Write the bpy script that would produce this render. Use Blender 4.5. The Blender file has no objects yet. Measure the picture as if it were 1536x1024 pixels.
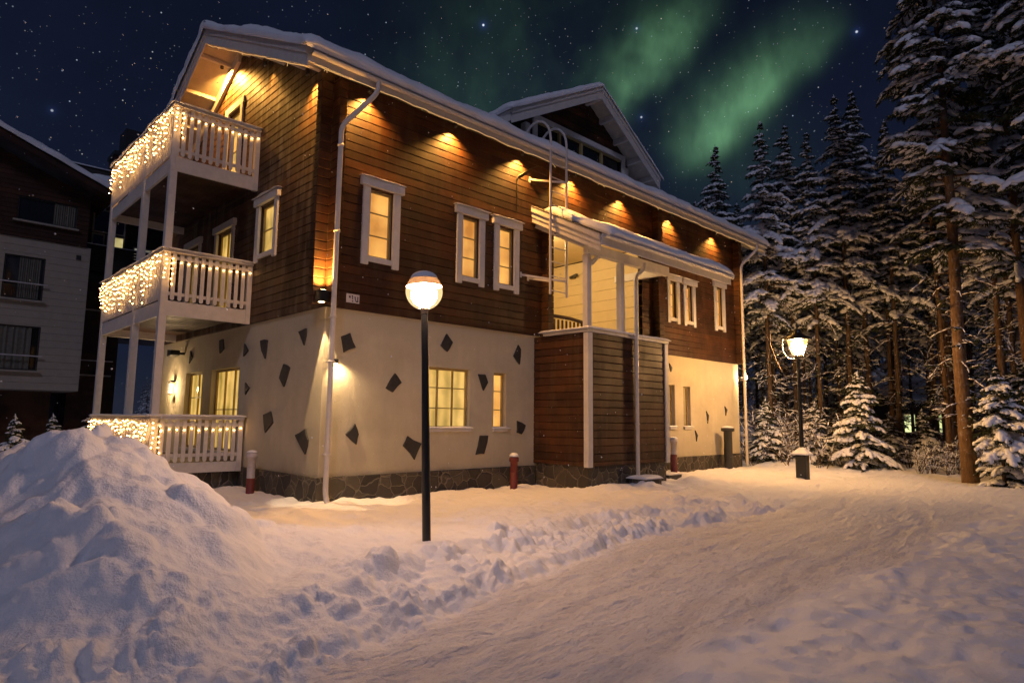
import bpy, math, random
import numpy as np
from mathutils import Vector, Matrix
PI = math.pi; R = math.radians
sc = bpy.context.scene
col = sc.collection

# ------------------------------------------------------------------ camera
YAW, PITCH, ROLL, FPX = R(45.936), R(6.956), R(0.622), 971.74
cam_d = bpy.data.cameras.new('camera'); cam = bpy.data.objects.new('camera', cam_d); col.objects.link(cam)
fw = Vector((math.cos(PITCH)*math.cos(YAW), math.cos(PITCH)*math.sin(YAW), math.sin(PITCH)))
rt0 = Vector((math.sin(YAW), -math.cos(YAW), 0)); up0 = rt0.cross(fw)
c_, s_ = math.cos(ROLL), math.sin(ROLL)
rt = rt0*c_ + up0*s_; up = up0*c_ - rt0*s_
M = Matrix((rt, up, -fw)).transposed().to_4x4(); M.translation = Vector((-5.966, -11.328, 1.65))
cam.matrix_world = M
cam_d.sensor_width = 36; cam_d.lens = FPX/1536*36; cam_d.clip_start = .05; cam_d.clip_end = 3000
sc.camera = cam
CAM = np.array([-5.966, -11.328])

def sky_dir(px, py):            # world direction of a point of the sky (fixed stars, aurora)
    return (fw + rt*((px-768)/FPX) - up*((py-512)/FPX)).normalized()

# ------------------------------------------------------------------ world: night sky, stars, aurora
world = bpy.data.worlds.new('World'); sc.world = world; world.use_nodes = True
nt = world.node_tree; nt.nodes.clear()
class NB:
    def __init__(s, nt): s.nt = nt
    def n(s, t, **kw):
        nd = s.nt.nodes.new(t)
        for k, v in kw.items(): setattr(nd, k, v)
        return nd
    def put(s, inp, v):
        if isinstance(v, bpy.types.NodeSocket): s.nt.links.new(v, inp)
        elif v is not None: inp.default_value = v
    def math(s, op, a, b=None, c=None, clamp=False):
        nd = s.n('ShaderNodeMath', operation=op, use_clamp=clamp)
        for i, v in enumerate((a, b, c)):
            if v is not None: s.put(nd.inputs[i], v)
        return nd.outputs[0]
    def vm(s, op, a, b=None, scale=None):
        nd = s.n('ShaderNodeVectorMath', operation=op)
        s.put(nd.inputs[0], a)
        if b is not None: s.put(nd.inputs[1], b)
        if scale is not None: s.put(nd.inputs['Scale'], scale)
        return nd.outputs['Value'] if op in ('DOT_PRODUCT', 'LENGTH', 'DISTANCE') else nd.outputs[0]
    def noise(s, vec, scale, detail=3, rough=.5, dist=0):
        nd = s.n('ShaderNodeTexNoise'); s.put(nd.inputs['Vector'], vec)
        nd.inputs['Scale'].default_value = scale; nd.inputs['Detail'].default_value = detail
        nd.inputs['Roughness'].default_value = rough; nd.inputs['Distortion'].default_value = dist
        return nd
    def ramp(s, fac, stops, interp='LINEAR'):
        nd = s.n('ShaderNodeValToRGB'); cr = nd.color_ramp; cr.interpolation = interp
        while len(cr.elements) < len(stops): cr.elements.new(.5)
        for e, (p, c) in zip(cr.elements, stops):
            e.position = p; e.color = (*c, 1) if len(c) == 3 else c
        s.put(nd.inputs[0], fac); return nd.outputs[0]
    def mix(s, fac, a, b, blend='MIX'):
        nd = s.n('ShaderNodeMix', data_type='RGBA', blend_type=blend)
        s.put(nd.inputs['Factor'], fac); s.put(nd.inputs['A'], (*a, 1) if isinstance(a, tuple) and len(a) == 3 else a)
        s.put(nd.inputs['B'], (*b, 1) if isinstance(b, tuple) and len(b) == 3 else b)
        return nd.outputs['Result']
    def mapr(s, v, a, b, c=0, d=1, smooth=False):
        nd = s.n('ShaderNodeMapRange'); nd.clamp = True
        if smooth: nd.interpolation_type = 'SMOOTHSTEP'
        s.put(nd.inputs[0], v)
        for i, x in enumerate((a, b, c, d)): nd.inputs[i+1].default_value = x
        return nd.outputs[0]
    def mapping(s, vec, scale=(1, 1, 1), rot=(0, 0, 0)):
        nd = s.n('ShaderNodeMapping'); s.put(nd.inputs[0], vec); nd.inputs['Scale'].default_value = scale; nd.inputs['Rotation'].default_value = rot
        return nd.outputs[0]
    def bump(s, h, strength=.3, dist=.01):
        nd = s.n('ShaderNodeBump'); nd.inputs['Strength'].default_value = strength; nd.inputs['Distance'].default_value = dist
        s.put(nd.inputs['Height'], h); return nd.outputs[0]

b = NB(nt)
D = b.n('ShaderNodeTexCoord').outputs['Generated']
sep = b.n('ShaderNodeSeparateXYZ'); b.put(sep.inputs[0], D); dz = sep.outputs['Z']
SKYK = 1.0
base = b.ramp(dz, [(0.0, (.016, .019, .034)), (.10, (.009, .0135, .030)), (.30, (.0065, .010, .0245)), (.60, (.004, .006, .0155)), (1.0, (.0035, .005, .014))])
cl = b.noise(D, 3.0, 5, .6).outputs['Fac']
base = b.mix(1.0, base, b.ramp(cl, [(.3, (.72, .72, .75)), (.7, (1.3, 1.3, 1.3))]), 'MULTIPLY')
# aurora: soft curtains along great circles, brighter along their lower edge
def band(p0, p1, w_lo, w_hi, amp, fade, nz):
    A, B = sky_dir(*p0), sky_dir(*p1)
    n = A.cross(B).normalized()
    if n.dot(up) < 0: n = -n
    t = (B - A).normalized(); L = (B - A).length
    wob = b.math('MULTIPLY', b.math('SUBTRACT', b.noise(D, nz, 2, .5).outputs['Fac'], .5), .07)
    d = b.math('ADD', b.vm('DOT_PRODUCT', D, tuple(n)), wob)
    along = b.math('DIVIDE', b.math('SUBTRACT', b.vm('DOT_PRODUCT', D, tuple(t)), A.dot(t)), L)
    lo = b.math('DIVIDE', b.math('MINIMUM', d, 0.0), w_lo); hi = b.math('DIVIDE', b.math('MAXIMUM', d, 0.0), w_hi)
    q = b.math('ADD', b.math('MULTIPLY', lo, lo), b.math('MULTIPLY', hi, hi))
    g = b.math('EXPONENT', b.math('MULTIPLY', q, -1.0))
    a = b.math('MULTIPLY', b.mapr(along, -fade, .35, 0, 1, True), b.mapr(along, .40, 1.0+fade, 1, 0, True))
    front = b.mapr(b.vm('DOT_PRODUCT', D, tuple(A)), .4, .6)
    patch = b.mapr(b.noise(D, 6.5, 3, .6).outputs['Fac'], .36, .66, .25, 1.25)
    rays = b.mapr(b.noise(b.mapping(D, (26, 26, 2.2)), 1.0, 3, .6).outputs['Fac'], .35, .65, .72, 1.18)
    streak = b.math('MULTIPLY', patch, rays)
    return b.math('MULTIPLY', b.math('MULTIPLY', b.math('MULTIPLY', g, a), b.math('MULTIPLY', front, streak)), amp)
au = band((888, 190), (1080, 0), .022, .044, 1.15, .16, 6.0)
for args in [((1010, 245), (1262, 20), .020, .042, .98, .10, 6.5), ((640, 205), (930, -30), .13, .13, .11, .5, 3.0), ((1130, 150), (1010, 330), .10, .09, .06, .3, 4.0)]:
    au = b.math('ADD', au, band(*args))
aur = b.vm('SCALE', (.084, .205, .096), scale=au)
skyc = b.vm('ADD', base, aur)
# stars: three sizes scattered over the sky
def stars(scale, rad, amp, seed, keep):
    v = b.n('ShaderNodeTexVoronoi'); v.feature = 'F1'; v.inputs['Scale'].default_value = scale
    b.put(v.inputs['Vector'], b.vm('ADD', D, (seed, seed*.7, seed*1.3)))
    cs = b.n('ShaderNodeSeparateColor'); b.put(cs.inputs[0], v.outputs['Color'])
    m = b.mapr(v.outputs['Distance'], rad*scale*.35, rad*scale, 1, 0)
    br = b.math('POWER', b.mapr(cs.outputs['Red'], 1-keep, 1.0), 2.2)
    tint = b.ramp(cs.outputs['Green'], [(0, (.55, .72, 1)), (.6, (.9, .95, 1)), (.85, (1, .92, .8)), (1, (1, .65, .45))])
    return b.vm('SCALE', tint, scale=b.math('MULTIPLY', b.math('MULTIPLY', m, br), amp))
above = b.mapr(dz, .0, .12)
st = b.vm('ADD', stars(95, .00105, .50, 3.1, .75), stars(48, .00125, 1.2, 7.7, .36))
st = b.vm('ADD', st, stars(150, .0009, .24, 11.3, .95))
for px, py, k in [(725, 38, 1.0), (962, 176, .5), (1285, 48, .7), (955, 43, .5), (78, 166, .4)]:
    ds = b.vm('DISTANCE', D, tuple(sky_dir(px, py)))
    core = b.math('MULTIPLY', b.mapr(ds, .0005, .0019, 1, 0), 1.1*k); halo = b.math('MULTIPLY', b.math('EXPONENT', b.math('MULTIPLY', ds, -300.0)), .13*k)
    st = b.vm('ADD', st, b.vm('ADD', b.vm('SCALE', (.85, .92, 1), scale=core), b.vm('SCALE', (.12, .25, 1), scale=halo)))
skyc = b.vm('ADD', skyc, b.vm('SCALE', st, scale=above))
bg = b.n('ShaderNodeBackground'); b.put(bg.inputs['Color'], skyc); bg.inputs['Strength'].default_value = SKYK
out = b.n('ShaderNodeOutputWorld'); nt.links.new(bg.outputs[0], out.inputs[0])

# ------------------------------------------------------------------ the moon (the one sun lamp)
md = bpy.data.lights.new('moon', 'SUN'); md.energy = .45; md.angle = R(9); md.color = (.66, .68, 1.0)
moon = bpy.data.objects.new('moon', md); col.objects.link(moon)
moon.rotation_euler = Vector((.50, .54, -.68)).to_track_quat('-Z', 'Y').to_euler()

# ------------------------------------------------------------------ render settings
sc.view_settings.view_transform = 'Standard'; sc.view_settings.look = 'None'
sc.view_settings.exposure = 0; sc.view_settings.gamma = 1
cy = sc.cycles
cy.use_denoising = True; cy.max_bounces = 6; cy.diffuse_bounces = 3; cy.glossy_bounces = 2; cy.transmission_bounces = 4
cy.transparent_max_bounces = 8; cy.sample_clamp_indirect = 3; cy.caustics_reflective = False; cy.caustics_refractive = False
cy.use_light_tree = True

# ------------------------------------------------------------------ helpers
def tag(o, label=None, cat=None, group=None, kind=None):
    if label: o['label'] = label
    if cat: o['category'] = cat
    if group: o['group'] = group
    if kind: o['kind'] = kind
    return o
def empty(name, loc=(0, 0, 0), rz=0, label=None, cat=None, group=None):
    o = bpy.data.objects.new(name, None); col.objects.link(o); o.location = loc; o.rotation_euler = (0, 0, rz)
    o.empty_display_size = .2
    return tag(o, label, cat, group)
def link(name, me, parent=None, loc=(0, 0, 0)):
    o = bpy.data.objects.new(name, me); col.objects.link(o); o.location = loc
    if parent: o.parent = parent
    return o
def fast_mesh(name, V, F, mats, smooth=False, fmat=None):
    """V (n,3); F list of arrays (m,k), each of one polygon size"""
    me = bpy.data.meshes.new(name); V = np.asarray(V, np.float32)
    me.vertices.add(len(V)); me.vertices.foreach_set('co', V.ravel())
    tot = np.concatenate([np.full(len(f), f.shape[1], np.int32) for f in F]); idx = np.concatenate([f.ravel() for f in F]).astype(np.int32)
    me.loops.add(len(idx)); me.loops.foreach_set('vertex_index', idx)
    me.polygons.add(len(tot)); st = np.zeros(len(tot), np.int32); st[1:] = np.cumsum(tot)[:-1]
    me.polygons.foreach_set('loop_start', st)
    try: me.polygons.foreach_set('loop_total', tot)
    except Exception: pass
    if smooth: me.polygons.foreach_set('use_smooth', np.ones(len(tot), bool))
    for m in (mats if isinstance(mats, list) else [mats]): me.materials.append(m)
    if fmat is not None: me.polygons.foreach_set('material_index', np.asarray(fmat, np.int32))
    me.update(calc_edges=True); return me

class MB:
    def __init__(s): s.v = []; s.f = []; s.sm = []; s.marks = []
    def add(s, vs, fs, smooth=False):
        k = len(s.v); s.v += [tuple(v) for v in vs]; s.f += [tuple(i+k for i in f) for f in fs]; s.sm += [smooth]*len(fs); s.marks.append((k, len(s.v), len(s.f)-len(fs), len(s.f))); return s
    def box(s, x0, x1, y0, y1, z0, z1):
        x0, x1 = sorted((x0, x1)); y0, y1 = sorted((y0, y1)); z0, z1 = sorted((z0, z1))
        return s.add([(x0, y0, z0), (x1, y0, z0), (x1, y1, z0), (x0, y1, z0), (x0, y0, z1), (x1, y0, z1), (x1, y1, z1), (x0, y1, z1)],
                     [(3, 2, 1, 0), (4, 5, 6, 7), (0, 1, 5, 4), (1, 2, 6, 5), (2, 3, 7, 6), (3, 0, 4, 7)])
    def quad(s, a, b_, c, d): return s.add([a, b_, c, d], [(0, 1, 2, 3)])
    def beam(s, a, b_, w, h, upv=(0, 0, 1)):
        a = Vector(a); b_ = Vector(b_); t = (b_-a).normalized(); r = t.cross(Vector(upv))
        if r.length < 1e-4: r = t.cross(Vector((1, 0, 0)))
        r.normalize(); u = r.cross(t); r *= w/2; u *= h/2
        vs = [p+sx*r+sz*u for p in (a, b_) for sx, sz in ((-1, -1), (1, -1), (1, 1), (-1, 1))]
        return s.add(vs, [(0, 1, 2, 3)[::-1], (4, 5, 6, 7), (0, 1, 5, 4), (1, 2, 6, 5), (2, 3, 7, 6), (3, 0, 4, 7)])
    def tube(s, pts, rad, n=8, caps=True):
        pts = [Vector(p) for p in pts]; rads = rad if isinstance(rad, (list, tuple)) else [rad]*len(pts)
        vs = []; prev = None
        for i, p in enumerate(pts):
            t = (pts[min(i+1, len(pts)-1)]-pts[max(i-1, 0)]).normalized()
            if prev is None: r = t.orthogonal().normalized()
            else: r = (prev - t*prev.dot(t)).normalized()
            prev = r; u = t.cross(r)
            vs += [p+(r*math.cos(2*PI*k/n)+u*math.sin(2*PI*k/n))*rads[i] for k in range(n)]
        fs = [(i*n+k, i*n+(k+1) % n, (i+1)*n+(k+1) % n, (i+1)*n+k) for i in range(len(pts)-1) for k in range(n)]
        s.add(vs, fs, True)
        if caps:
            s.add(vs[:n], [tuple(range(n))[::-1]]); s.add(vs[-n:], [tuple(range(n))])
        return s
    def lathe(s, prof, c=(0, 0, 0), n=24, smooth=True):
        vs = [(c[0]+r*math.cos(2*PI*k/n), c[1]+r*math.sin(2*PI*k/n), c[2]+z) for r, z in prof for k in range(n)]
        fs = [(i*n+k, i*n+(k+1) % n, (i+1)*n+(k+1) % n, (i+1)*n+k) for i in range(len(prof)-1) for k in range(n)]
        return s.add(vs, fs, smooth)
    def prism(s, poly, axis, a, b_):
        """poly = [(u,v)] swept between a and b_ on axis (0: x, u=y v=z; 1: y, u=x v=z; 2: z, u=x v=y)"""
        def P(u, v, w): return {0: (w, u, v), 1: (u, w, v), 2: (u, v, w)}[axis]
        n = len(poly); vs = [P(u, v, a) for u, v in poly]+[P(u, v, b_) for u, v in poly]
        return s.add(vs, [tuple(range(n)), tuple(range(2*n-1, n-1, -1))]+[(i, i+n, (i+1) % n+n, (i+1) % n) for i in range(n)])
    def each(s, name, mat, parent=None, bevel=0):
        """every primitive of this batch as an object of its own"""
        for v0, v1, f0, f1 in s.marks:
            k = MB(); k.v = s.v[v0:v1]; k.f = [tuple(i-v0 for i in f) for f in s.f[f0:f1]]; k.sm = s.sm[f0:f1]; k.build(name, mat, parent, bevel=bevel)
    def build(s, name, mat, parent=None, loc=(0, 0, 0), bevel=0, fix=True):
        me = bpy.data.meshes.new(name); me.from_pydata(s.v, [], s.f); me.materials.append(mat)
        me.polygons.foreach_set('use_smooth', s.sm)
        if fix:
            import bmesh
            bm = bmesh.new(); bm.from_mesh(me); bmesh.ops.recalc_face_normals(bm, faces=bm.faces); bm.to_mesh(me); bm.free()
        me.update(); o = link(name, me, parent, loc)
        if bevel:
            m = o.modifiers.new('bevel', 'BEVEL'); m.width = bevel; m.segments = 2; m.limit_method = 'ANGLE'
        return o

# numpy noise
_rs = np.random.RandomState(7); _perm = _rs.permutation(4096)
def _h(ix, iy): return _perm[(_perm[ix & 4095] + iy) & 4095]
def vnoise(x, y):
    ix = np.floor(x).astype(int); iy = np.floor(y).astype(int); fx = x-ix; fy = y-iy
    u = fx*fx*fx*(fx*(fx*6-15)+10); v = fy*fy*fy*(fy*(fy*6-15)+10)
    def g(i, j):
        a = _h(i, j)*(2*PI/4096); return np.cos(a)*(x-i)+np.sin(a)*(y-j)
    n00 = g(ix, iy); n10 = g(ix+1, iy); n01 = g(ix, iy+1); n11 = g(ix+1, iy+1)
    return (n00*(1-u)+n10*u)*(1-v)+(n01*(1-u)+n11*u)*v
def fbm(x, y, o=4, g=.5):
    r = 0; a = 1
    for k in range(o): r = r+a*vnoise(x*2**k+17.3*k, y*2**k-9.1*k); a *= g
    return r
def worley(x, y):
    ix = np.floor(x).astype(int); iy = np.floor(y).astype(int); d = np.full(x.shape, 9.)
    for i in (-1, 0, 1):
        for j in (-1, 0, 1):
            h1 = _h(ix+i, iy+j)/4096.; h2 = _h(ix+i+91, iy+j+37)/4096.
            d = np.minimum(d, (ix+i+h1-x)**2+(iy+j+h2-y)**2)
    return np.sqrt(d)
def sst(a, b_, x):
    t = np.clip((x-a)/(b_-a), 0, 1); return t*t*(3-2*t)

# ------------------------------------------------------------------ materials
def mat(name, fn):
    m = bpy.data.materials.new(name); m.use_nodes = True; nt = m.node_tree; nt.nodes.clear(); nb = NB(nt)
    o = nb.n('ShaderNodeOutputMaterial'); nb.put(o.inputs[0], fn(nb)); return m
def bsdf(nb, colr, rough=.7, normal=None, metal=0, spec=.4, emis=None, estr=0):
    p = nb.n('ShaderNodeBsdfPrincipled'); nb.put(p.inputs['Base Color'], (*colr, 1) if isinstance(colr, tuple) and len(colr) == 3 else colr)
    nb.put(p.inputs['Roughness'], rough); p.inputs['Metallic'].default_value = metal; p.inputs['Specular IOR Level'].default_value = spec
    if normal is not None: nb.put(p.inputs['Normal'], normal)
    if emis is not None:
        nb.put(p.inputs['Emission Color'], (*emis, 1) if isinstance(emis, tuple) and len(emis) == 3 else emis); nb.put(p.inputs['Emission Strength'], estr)
    return p.outputs[0]
def opos(nb): return nb.n('ShaderNodeTexCoord').outputs['Object']
def gpos(nb): return nb.n('ShaderNodeNewGeometry').outputs['Position']

def m_snow(base, bs, bd, fine=60):
    def f(nb):
        P = gpos(nb); n1 = nb.noise(P, 9, 5, .6).outputs['Fac']; n2 = nb.noise(P, fine, 3, .6).outputs['Fac']
        h = nb.math('ADD', n1, nb.math('MULTIPLY', n2, .35))
        c = nb.mix(nb.noise(P, 1.3, 4, .6).outputs['Fac'], tuple(x*.94 for x in base), base)
        return bsdf(nb, c, .55, nb.bump(h, bs, bd), spec=.3)
    return f
def m_ground(nb):
    P = gpos(nb)
    road = nb.n('ShaderNodeAttribute', attribute_name='road').outputs['Fac']
    n1 = nb.noise(P, 7, 6, .62).outputs['Fac']; n2 = nb.noise(P, 48, 4, .65).outputs['Fac']
    Pr = nb.mapping(P, (1.6, 9.0, 1), (0, 0, R(8)))
    tr = nb.noise(Pr, 2.2, 5, .68).outputs['Fac']
    hs = nb.math('ADD', n1, nb.math('MULTIPLY', n2, .14))
    hr = nb.math('ADD', nb.math('ADD', nb.math('MULTIPLY', tr, 1.3), nb.math('MULTIPLY', n2, .5)), nb.math('MULTIPLY', nb.noise(nb.mapping(P, (4.0, 10, 4), (0, 0, R(8))), 2.3, 3, .6).outputs['Fac'], .9))
    h = nb.n('ShaderNodeMix', data_type='FLOAT'); nb.put(h.inputs[0], road); nb.put(h.inputs[2], hs); nb.put(h.inputs[3], hr)
    snow = nb.mix(nb.noise(P, 1.1, 5, .6).outputs['Fac'], (.74, .735, .75), (.84, .84, .86))
    dirt = nb.noise(P, 1.7, 6, .7).outputs['Fac']; specks = nb.mapr(nb.noise(nb.mapping(P, (3.0, 9.5, 5), (0, 0, R(8))), 3.9, 5, .74).outputs['Fac'], .54, .61); chips = nb.mapr(nb.noise(nb.mapping(P, (5.0, 16, 5), (0, 0, R(8))), 2.1, 3, .6).outputs['Fac'], .50, .58)
    rc = nb.ramp(dirt, [(.3, (.73, .705, .715)), (.7, (.84, .83, .84))])
    rc = nb.mix(nb.math('MULTIPLY', chips, .45), rc, (.80, .78, .79)); rc = nb.mix(nb.math('MULTIPLY', specks, .42), rc, (.42, .365, .345))
    trk = nb.n('ShaderNodeAttribute', attribute_name='track').outputs['Fac']
    rc = nb.mix(nb.math('MULTIPLY', trk, .4), rc, (.58, .55, .555))
    c = nb.mix(road, snow, rc)
    return bsdf(nb, c, .6, nb.bump(h.outputs[0], .9, .04), spec=.3)
def m_wood(dark, lite, grey, gk, board=.18):
    def f(nb):
        P = gpos(nb); s = nb.n('ShaderNodeSeparateXYZ'); nb.put(s.inputs[0], P)
        row = nb.math('FLOOR', nb.math('DIVIDE', s.outputs['Z'], board))
        w = nb.n('ShaderNodeTexWhiteNoise', noise_dimensions='1D'); nb.put(w.inputs['W'], row)
        g1 = nb.noise(nb.mapping(P, (1.2, 1.2, 22)), 2.0, 6, .65).outputs['Fac']
        g2 = nb.noise(P, 1.1, 5, .65).outputs['Fac']
        streak = nb.noise(nb.mapping(P, (3.5, 3.5, .45)), 1.6, 4, .6).outputs['Fac']
        k = nb.math('ADD', nb.math('MULTIPLY', g1, .6), nb.math('MULTIPLY', w.outputs['Value'], .4))
        c = nb.mix(nb.mapr(k, .25, .75), dark, lite)
        c = nb.mix(nb.math('MULTIPLY', nb.mapr(g2, .42, .62), .7), c, tuple(x*.5 for x in dark))
        c = nb.mix(nb.math('MULTIPLY', nb.mapr(streak, .5, .68), gk), c, grey)
        fine = nb.noise(nb.mapping(P, (4, 4, 40)), 6, 4, .6).outputs['Fac']
        return bsdf(nb, c, nb.mapr(g2, .3, .7, .45, .7), nb.bump(nb.math('ADD', g1, nb.math('MULTIPLY', fine, .6)), .35, .008), spec=.35)
    return f
def m_plaster(nb):
    P = gpos(nb); n = nb.noise(P, 70, 4, .7).outputs['Fac']; n2 = nb.noise(P, 1.1, 6, .65).outputs['Fac']; n3 = nb.noise(nb.mapping(P, (4, 4, .45)), 1.5, 5, .65).outputs['Fac']
    sx = nb.n('ShaderNodeSeparateXYZ'); nb.put(sx.inputs[0], P)
    c = nb.mix(nb.mapr(n2, .3, .7), (.55, .48, .325), (.71, .625, .445))
    c = nb.mix(nb.math('MULTIPLY', nb.mapr(n3, .48, .72), .14), c, (.42, .36, .23))
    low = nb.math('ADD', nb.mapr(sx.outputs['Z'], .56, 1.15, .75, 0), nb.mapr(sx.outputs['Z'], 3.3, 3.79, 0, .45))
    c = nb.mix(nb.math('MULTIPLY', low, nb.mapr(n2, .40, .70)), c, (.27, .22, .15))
    c = nb.mix(nb.math('MULTIPLY', nb.mapr(n, .52, .70), .5), c, (.36, .30, .21))
    return bsdf(nb, c, .92, nb.bump(n, 1.0, .022), spec=.15)
def m_stone(nb):
    P = gpos(nb); Pw = nb.vm('ADD', P, nb.vm('SCALE', nb.noise(P, 2.2, 3).outputs['Color'], scale=.28))
    v = nb.n('ShaderNodeTexVoronoi'); v.feature = 'DISTANCE_TO_EDGE'; v.inputs['Scale'].default_value = 3.4; nb.put(v.inputs['Vector'], Pw)
    v2 = nb.n('ShaderNodeTexVoronoi'); v2.inputs['Scale'].default_value = 3.4; nb.put(v2.inputs['Vector'], Pw)
    cs = nb.n('ShaderNodeSeparateColor'); nb.put(cs.inputs[0], v2.outputs['Color'])
    sc_ = nb.ramp(cs.outputs['Red'], [(0, (.035, .030, .024)), (.5, (.075, .062, .046)), (1, (.12, .10, .07))])
    sc_ = nb.mix(nb.math('MULTIPLY', nb.noise(P, 14, 5, .65).outputs['Fac'], .6), sc_, (.03, .026, .022))
    j = nb.mapr(v.outputs['Distance'], .012, .04)
    c = nb.mix(j, (.17, .145, .11), sc_)
    h = nb.math('ADD', nb.mapr(v.outputs['Distance'], 0, .09), nb.math('MULTIPLY', nb.noise(P, 24, 4, .6).outputs['Fac'], .35))
    return bsdf(nb, c, .75, nb.bump(h, .8, .03))
def m_plain(c, rough=.6, var=.25, sc_=8, bs=.15, metal=0, spec=.4):
    def f(nb):
        P = gpos(nb); n = nb.noise(P, sc_, 5, .65).outputs['Fac']; n2 = nb.noise(P, sc_*9, 3, .6).outputs['Fac']
        cc = nb.mix(nb.mapr(n, .3, .7), tuple(x*(1-var) for x in c), c)
        return bsdf(nb, cc, rough, nb.bump(nb.math('ADD', n, n2), bs, .004), metal, spec)
    return f
def m_emit(c, s):
    def f(nb):
        e = nb.n('ShaderNodeEmission'); e.inputs[0].default_value = (*c, 1); e.inputs[1].default_value = s; return e.outputs[0]
    return f
def m_blind(c0, c1, s, folds=26.):
    """lit room behind a pale roller blind or curtain: soft vertical folds, a brighter patch"""
    def f(nb):
        P = gpos(nb); sx = nb.n('ShaderNodeSeparateXYZ'); nb.put(sx.inputs[0], P)
        u = nb.math('ADD', sx.outputs['X'], sx.outputs['Y'])
        w = nb.math('SINE', nb.math('ADD', nb.math('MULTIPLY', u, folds), nb.math('MULTIPLY', nb.noise(P, 2.5, 3).outputs['Fac'], 5.)))
        k = nb.math('ADD', nb.math('MULTIPLY', w, .10), nb.noise(P, 1.3, 3, .5).outputs['Fac'])
        c = nb.mix(nb.mapr(k, .28, .75), c0, c1)
        return bsdf(nb, (.25, .2, .12), .08, None, spec=.5, emis=c, estr=s)
    return f
def m_dark(nb):
    P = gpos(nb); sx = nb.n('ShaderNodeSeparateXYZ'); nb.put(sx.inputs[0], P)
    c = nb.mix(nb.noise(nb.mapping(P, (5, 5, .3)), 3, 3).outputs['Fac'], (.006, .007, .008), (.022, .022, .022))
    return bsdf(nb, c, .06, None, spec=.6)
def m_shell(c, s, tr):
    def f(nb):
        t = nb.n('ShaderNodeBsdfTransparent'); e = nb.n('ShaderNodeEmission'); e.inputs[0].default_value = (*c, 1); e.inputs[1].default_value = s
        g = nb.n('ShaderNodeBsdfGlossy'); g.inputs['Roughness'].default_value = .1
        a = nb.n('ShaderNodeAddShader'); nb.nt.links.new(e.outputs[0], a.inputs[0])
        m0 = nb.n('ShaderNodeMixShader'); m0.inputs[0].default_value = .06; nb.nt.links.new(t.outputs[0], m0.inputs[1]); nb.nt.links.new(g.outputs[0], m0.inputs[2])
        t.inputs[0].default_value = (tr, tr, tr, 1); nb.nt.links.new(m0.outputs[0], a.inputs[1]); return a.outputs[0]
    return f
def m_needle(nb):
    P = gpos(nb); n = nb.noise(P, 3, 3).outputs['Fac']
    return bsdf(nb, nb.mix(n, (.018, .028, .014), (.060, .065, .030)), .75, spec=.2)
def m_bark(c0, c1):
    def f(nb):
        P = gpos(nb); n = nb.noise(nb.mapping(P, (14, 14, 3.2)), 1.4, 5, .7).outputs['Fac']; fr = nb.noise(P, 5, 4, .65).outputs['Fac']
        c = nb.mix(nb.mapr(n, .3, .7), c0, c1)
        c = nb.mix(nb.math('MULTIPLY', nb.mapr(fr, .55, .72), .35), c, (.42, .40, .40))
        return bsdf(nb, c, .85, nb.bump(n, .9, .03), spec=.2)
    return f
X = {}
X['ground'] = mat('ground_snow', m_ground)
X['snow'] = mat('roof_snow', m_snow((.82, .82, .85), .35, .03))
X['treesnow'] = mat('tree_snow', m_snow((.84, .84, .87), .4, .04, 30))
X['wood'] = mat('brown_log', m_wood((.028, .0095, .0030), (.094, .032, .0080), (.10, .068, .036), .3))
X['woodg'] = mat('weathered_lit_log', m_wood((.040, .017, .0058), (.115, .052, .016), (.16, .125, .08), .75))  # weathered patches; paler greyish tone from the gable's light is put into the colour
X['bwood'] = mat('bay_log', m_wood((.036, .012, .0048), (.095, .034, .011), (.11, .07, .04), .45))
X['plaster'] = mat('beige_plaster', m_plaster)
X['stone'] = mat('plinth_stone', m_stone)
X['slate'] = mat('slate_inlay', m_plain((.045, .042, .038), .6, .4, 16, .6))
X['white'] = mat('white_paint', m_plain((.66, .62, .57), .5, .16, 6, .18))
X['pipe'] = mat('white_metal', m_plain((.62, .57, .52), .4, .12, 5, .08, 0, .5))
X['soffit'] = mat('soffit_board', m_plain((.58, .52, .42), .6, .2, 5, .2))
X['cream'] = mat('cream_boards', m_plain((.72, .60, .36), .6, .08, 3, .1))
X['deck'] = mat('deck_underside', m_wood((.05, .022, .010), (.10, .045, .02), (.08, .06, .04), .2))
X['black'] = mat('black_metal', m_plain((.012, .013, .012), .35, .3, 8, .1, 0, .5))
X['dkmetal'] = mat('dark_grey_metal', m_plain((.035, .035, .036), .5, .3, 8, .1))
X['red'] = mat('red_paint', m_plain((.16, .028, .026), .6, .3, 9, .2))
X['frost'] = mat('frosted_white', m_plain((.62, .56, .54), .7, .2, 20, .3))
X['roofdark'] = mat('dark_roofing', m_plain((.03, .027, .025), .7, .3, 6, .3))
X['sash'] = mat('yellow_sash', m_plain((.42, .31, .12), .5, .2, 6, .1))
X['amber'] = mat('lit_amber_blind', m_blind((.42, .15, .02), (.92, .46, .10), 1.25, 9))
X['amber2'] = mat('lit_yellow_curtain', m_blind((.26, .17, .028), (.86, .52, .13), 1.1, 20))
X['dim'] = mat('dim_curtain', m_blind((.16, .10, .03), (.42, .26, .08), .55, 34))
X['glass'] = mat('dark_glass', m_dark)
X['drape'] = mat('grey_drape', m_plain((.16, .15, .12), .9, .3, 9, .3))
X['bulb'] = mat('fairy_bulb', m_emit((1.0, .50, .14), 32))
X['rope'] = mat('rope_light', m_emit((1.0, .56, .20), .9))
X['lens'] = mat('spot_lens', m_emit((1.0, .60, .25), 30))
X['core'] = mat('lamp_core', m_emit((1.0, .62, .45), 400))
X['core2'] = mat('lantern_core', m_emit((1.0, .54, .20), 950))
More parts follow.
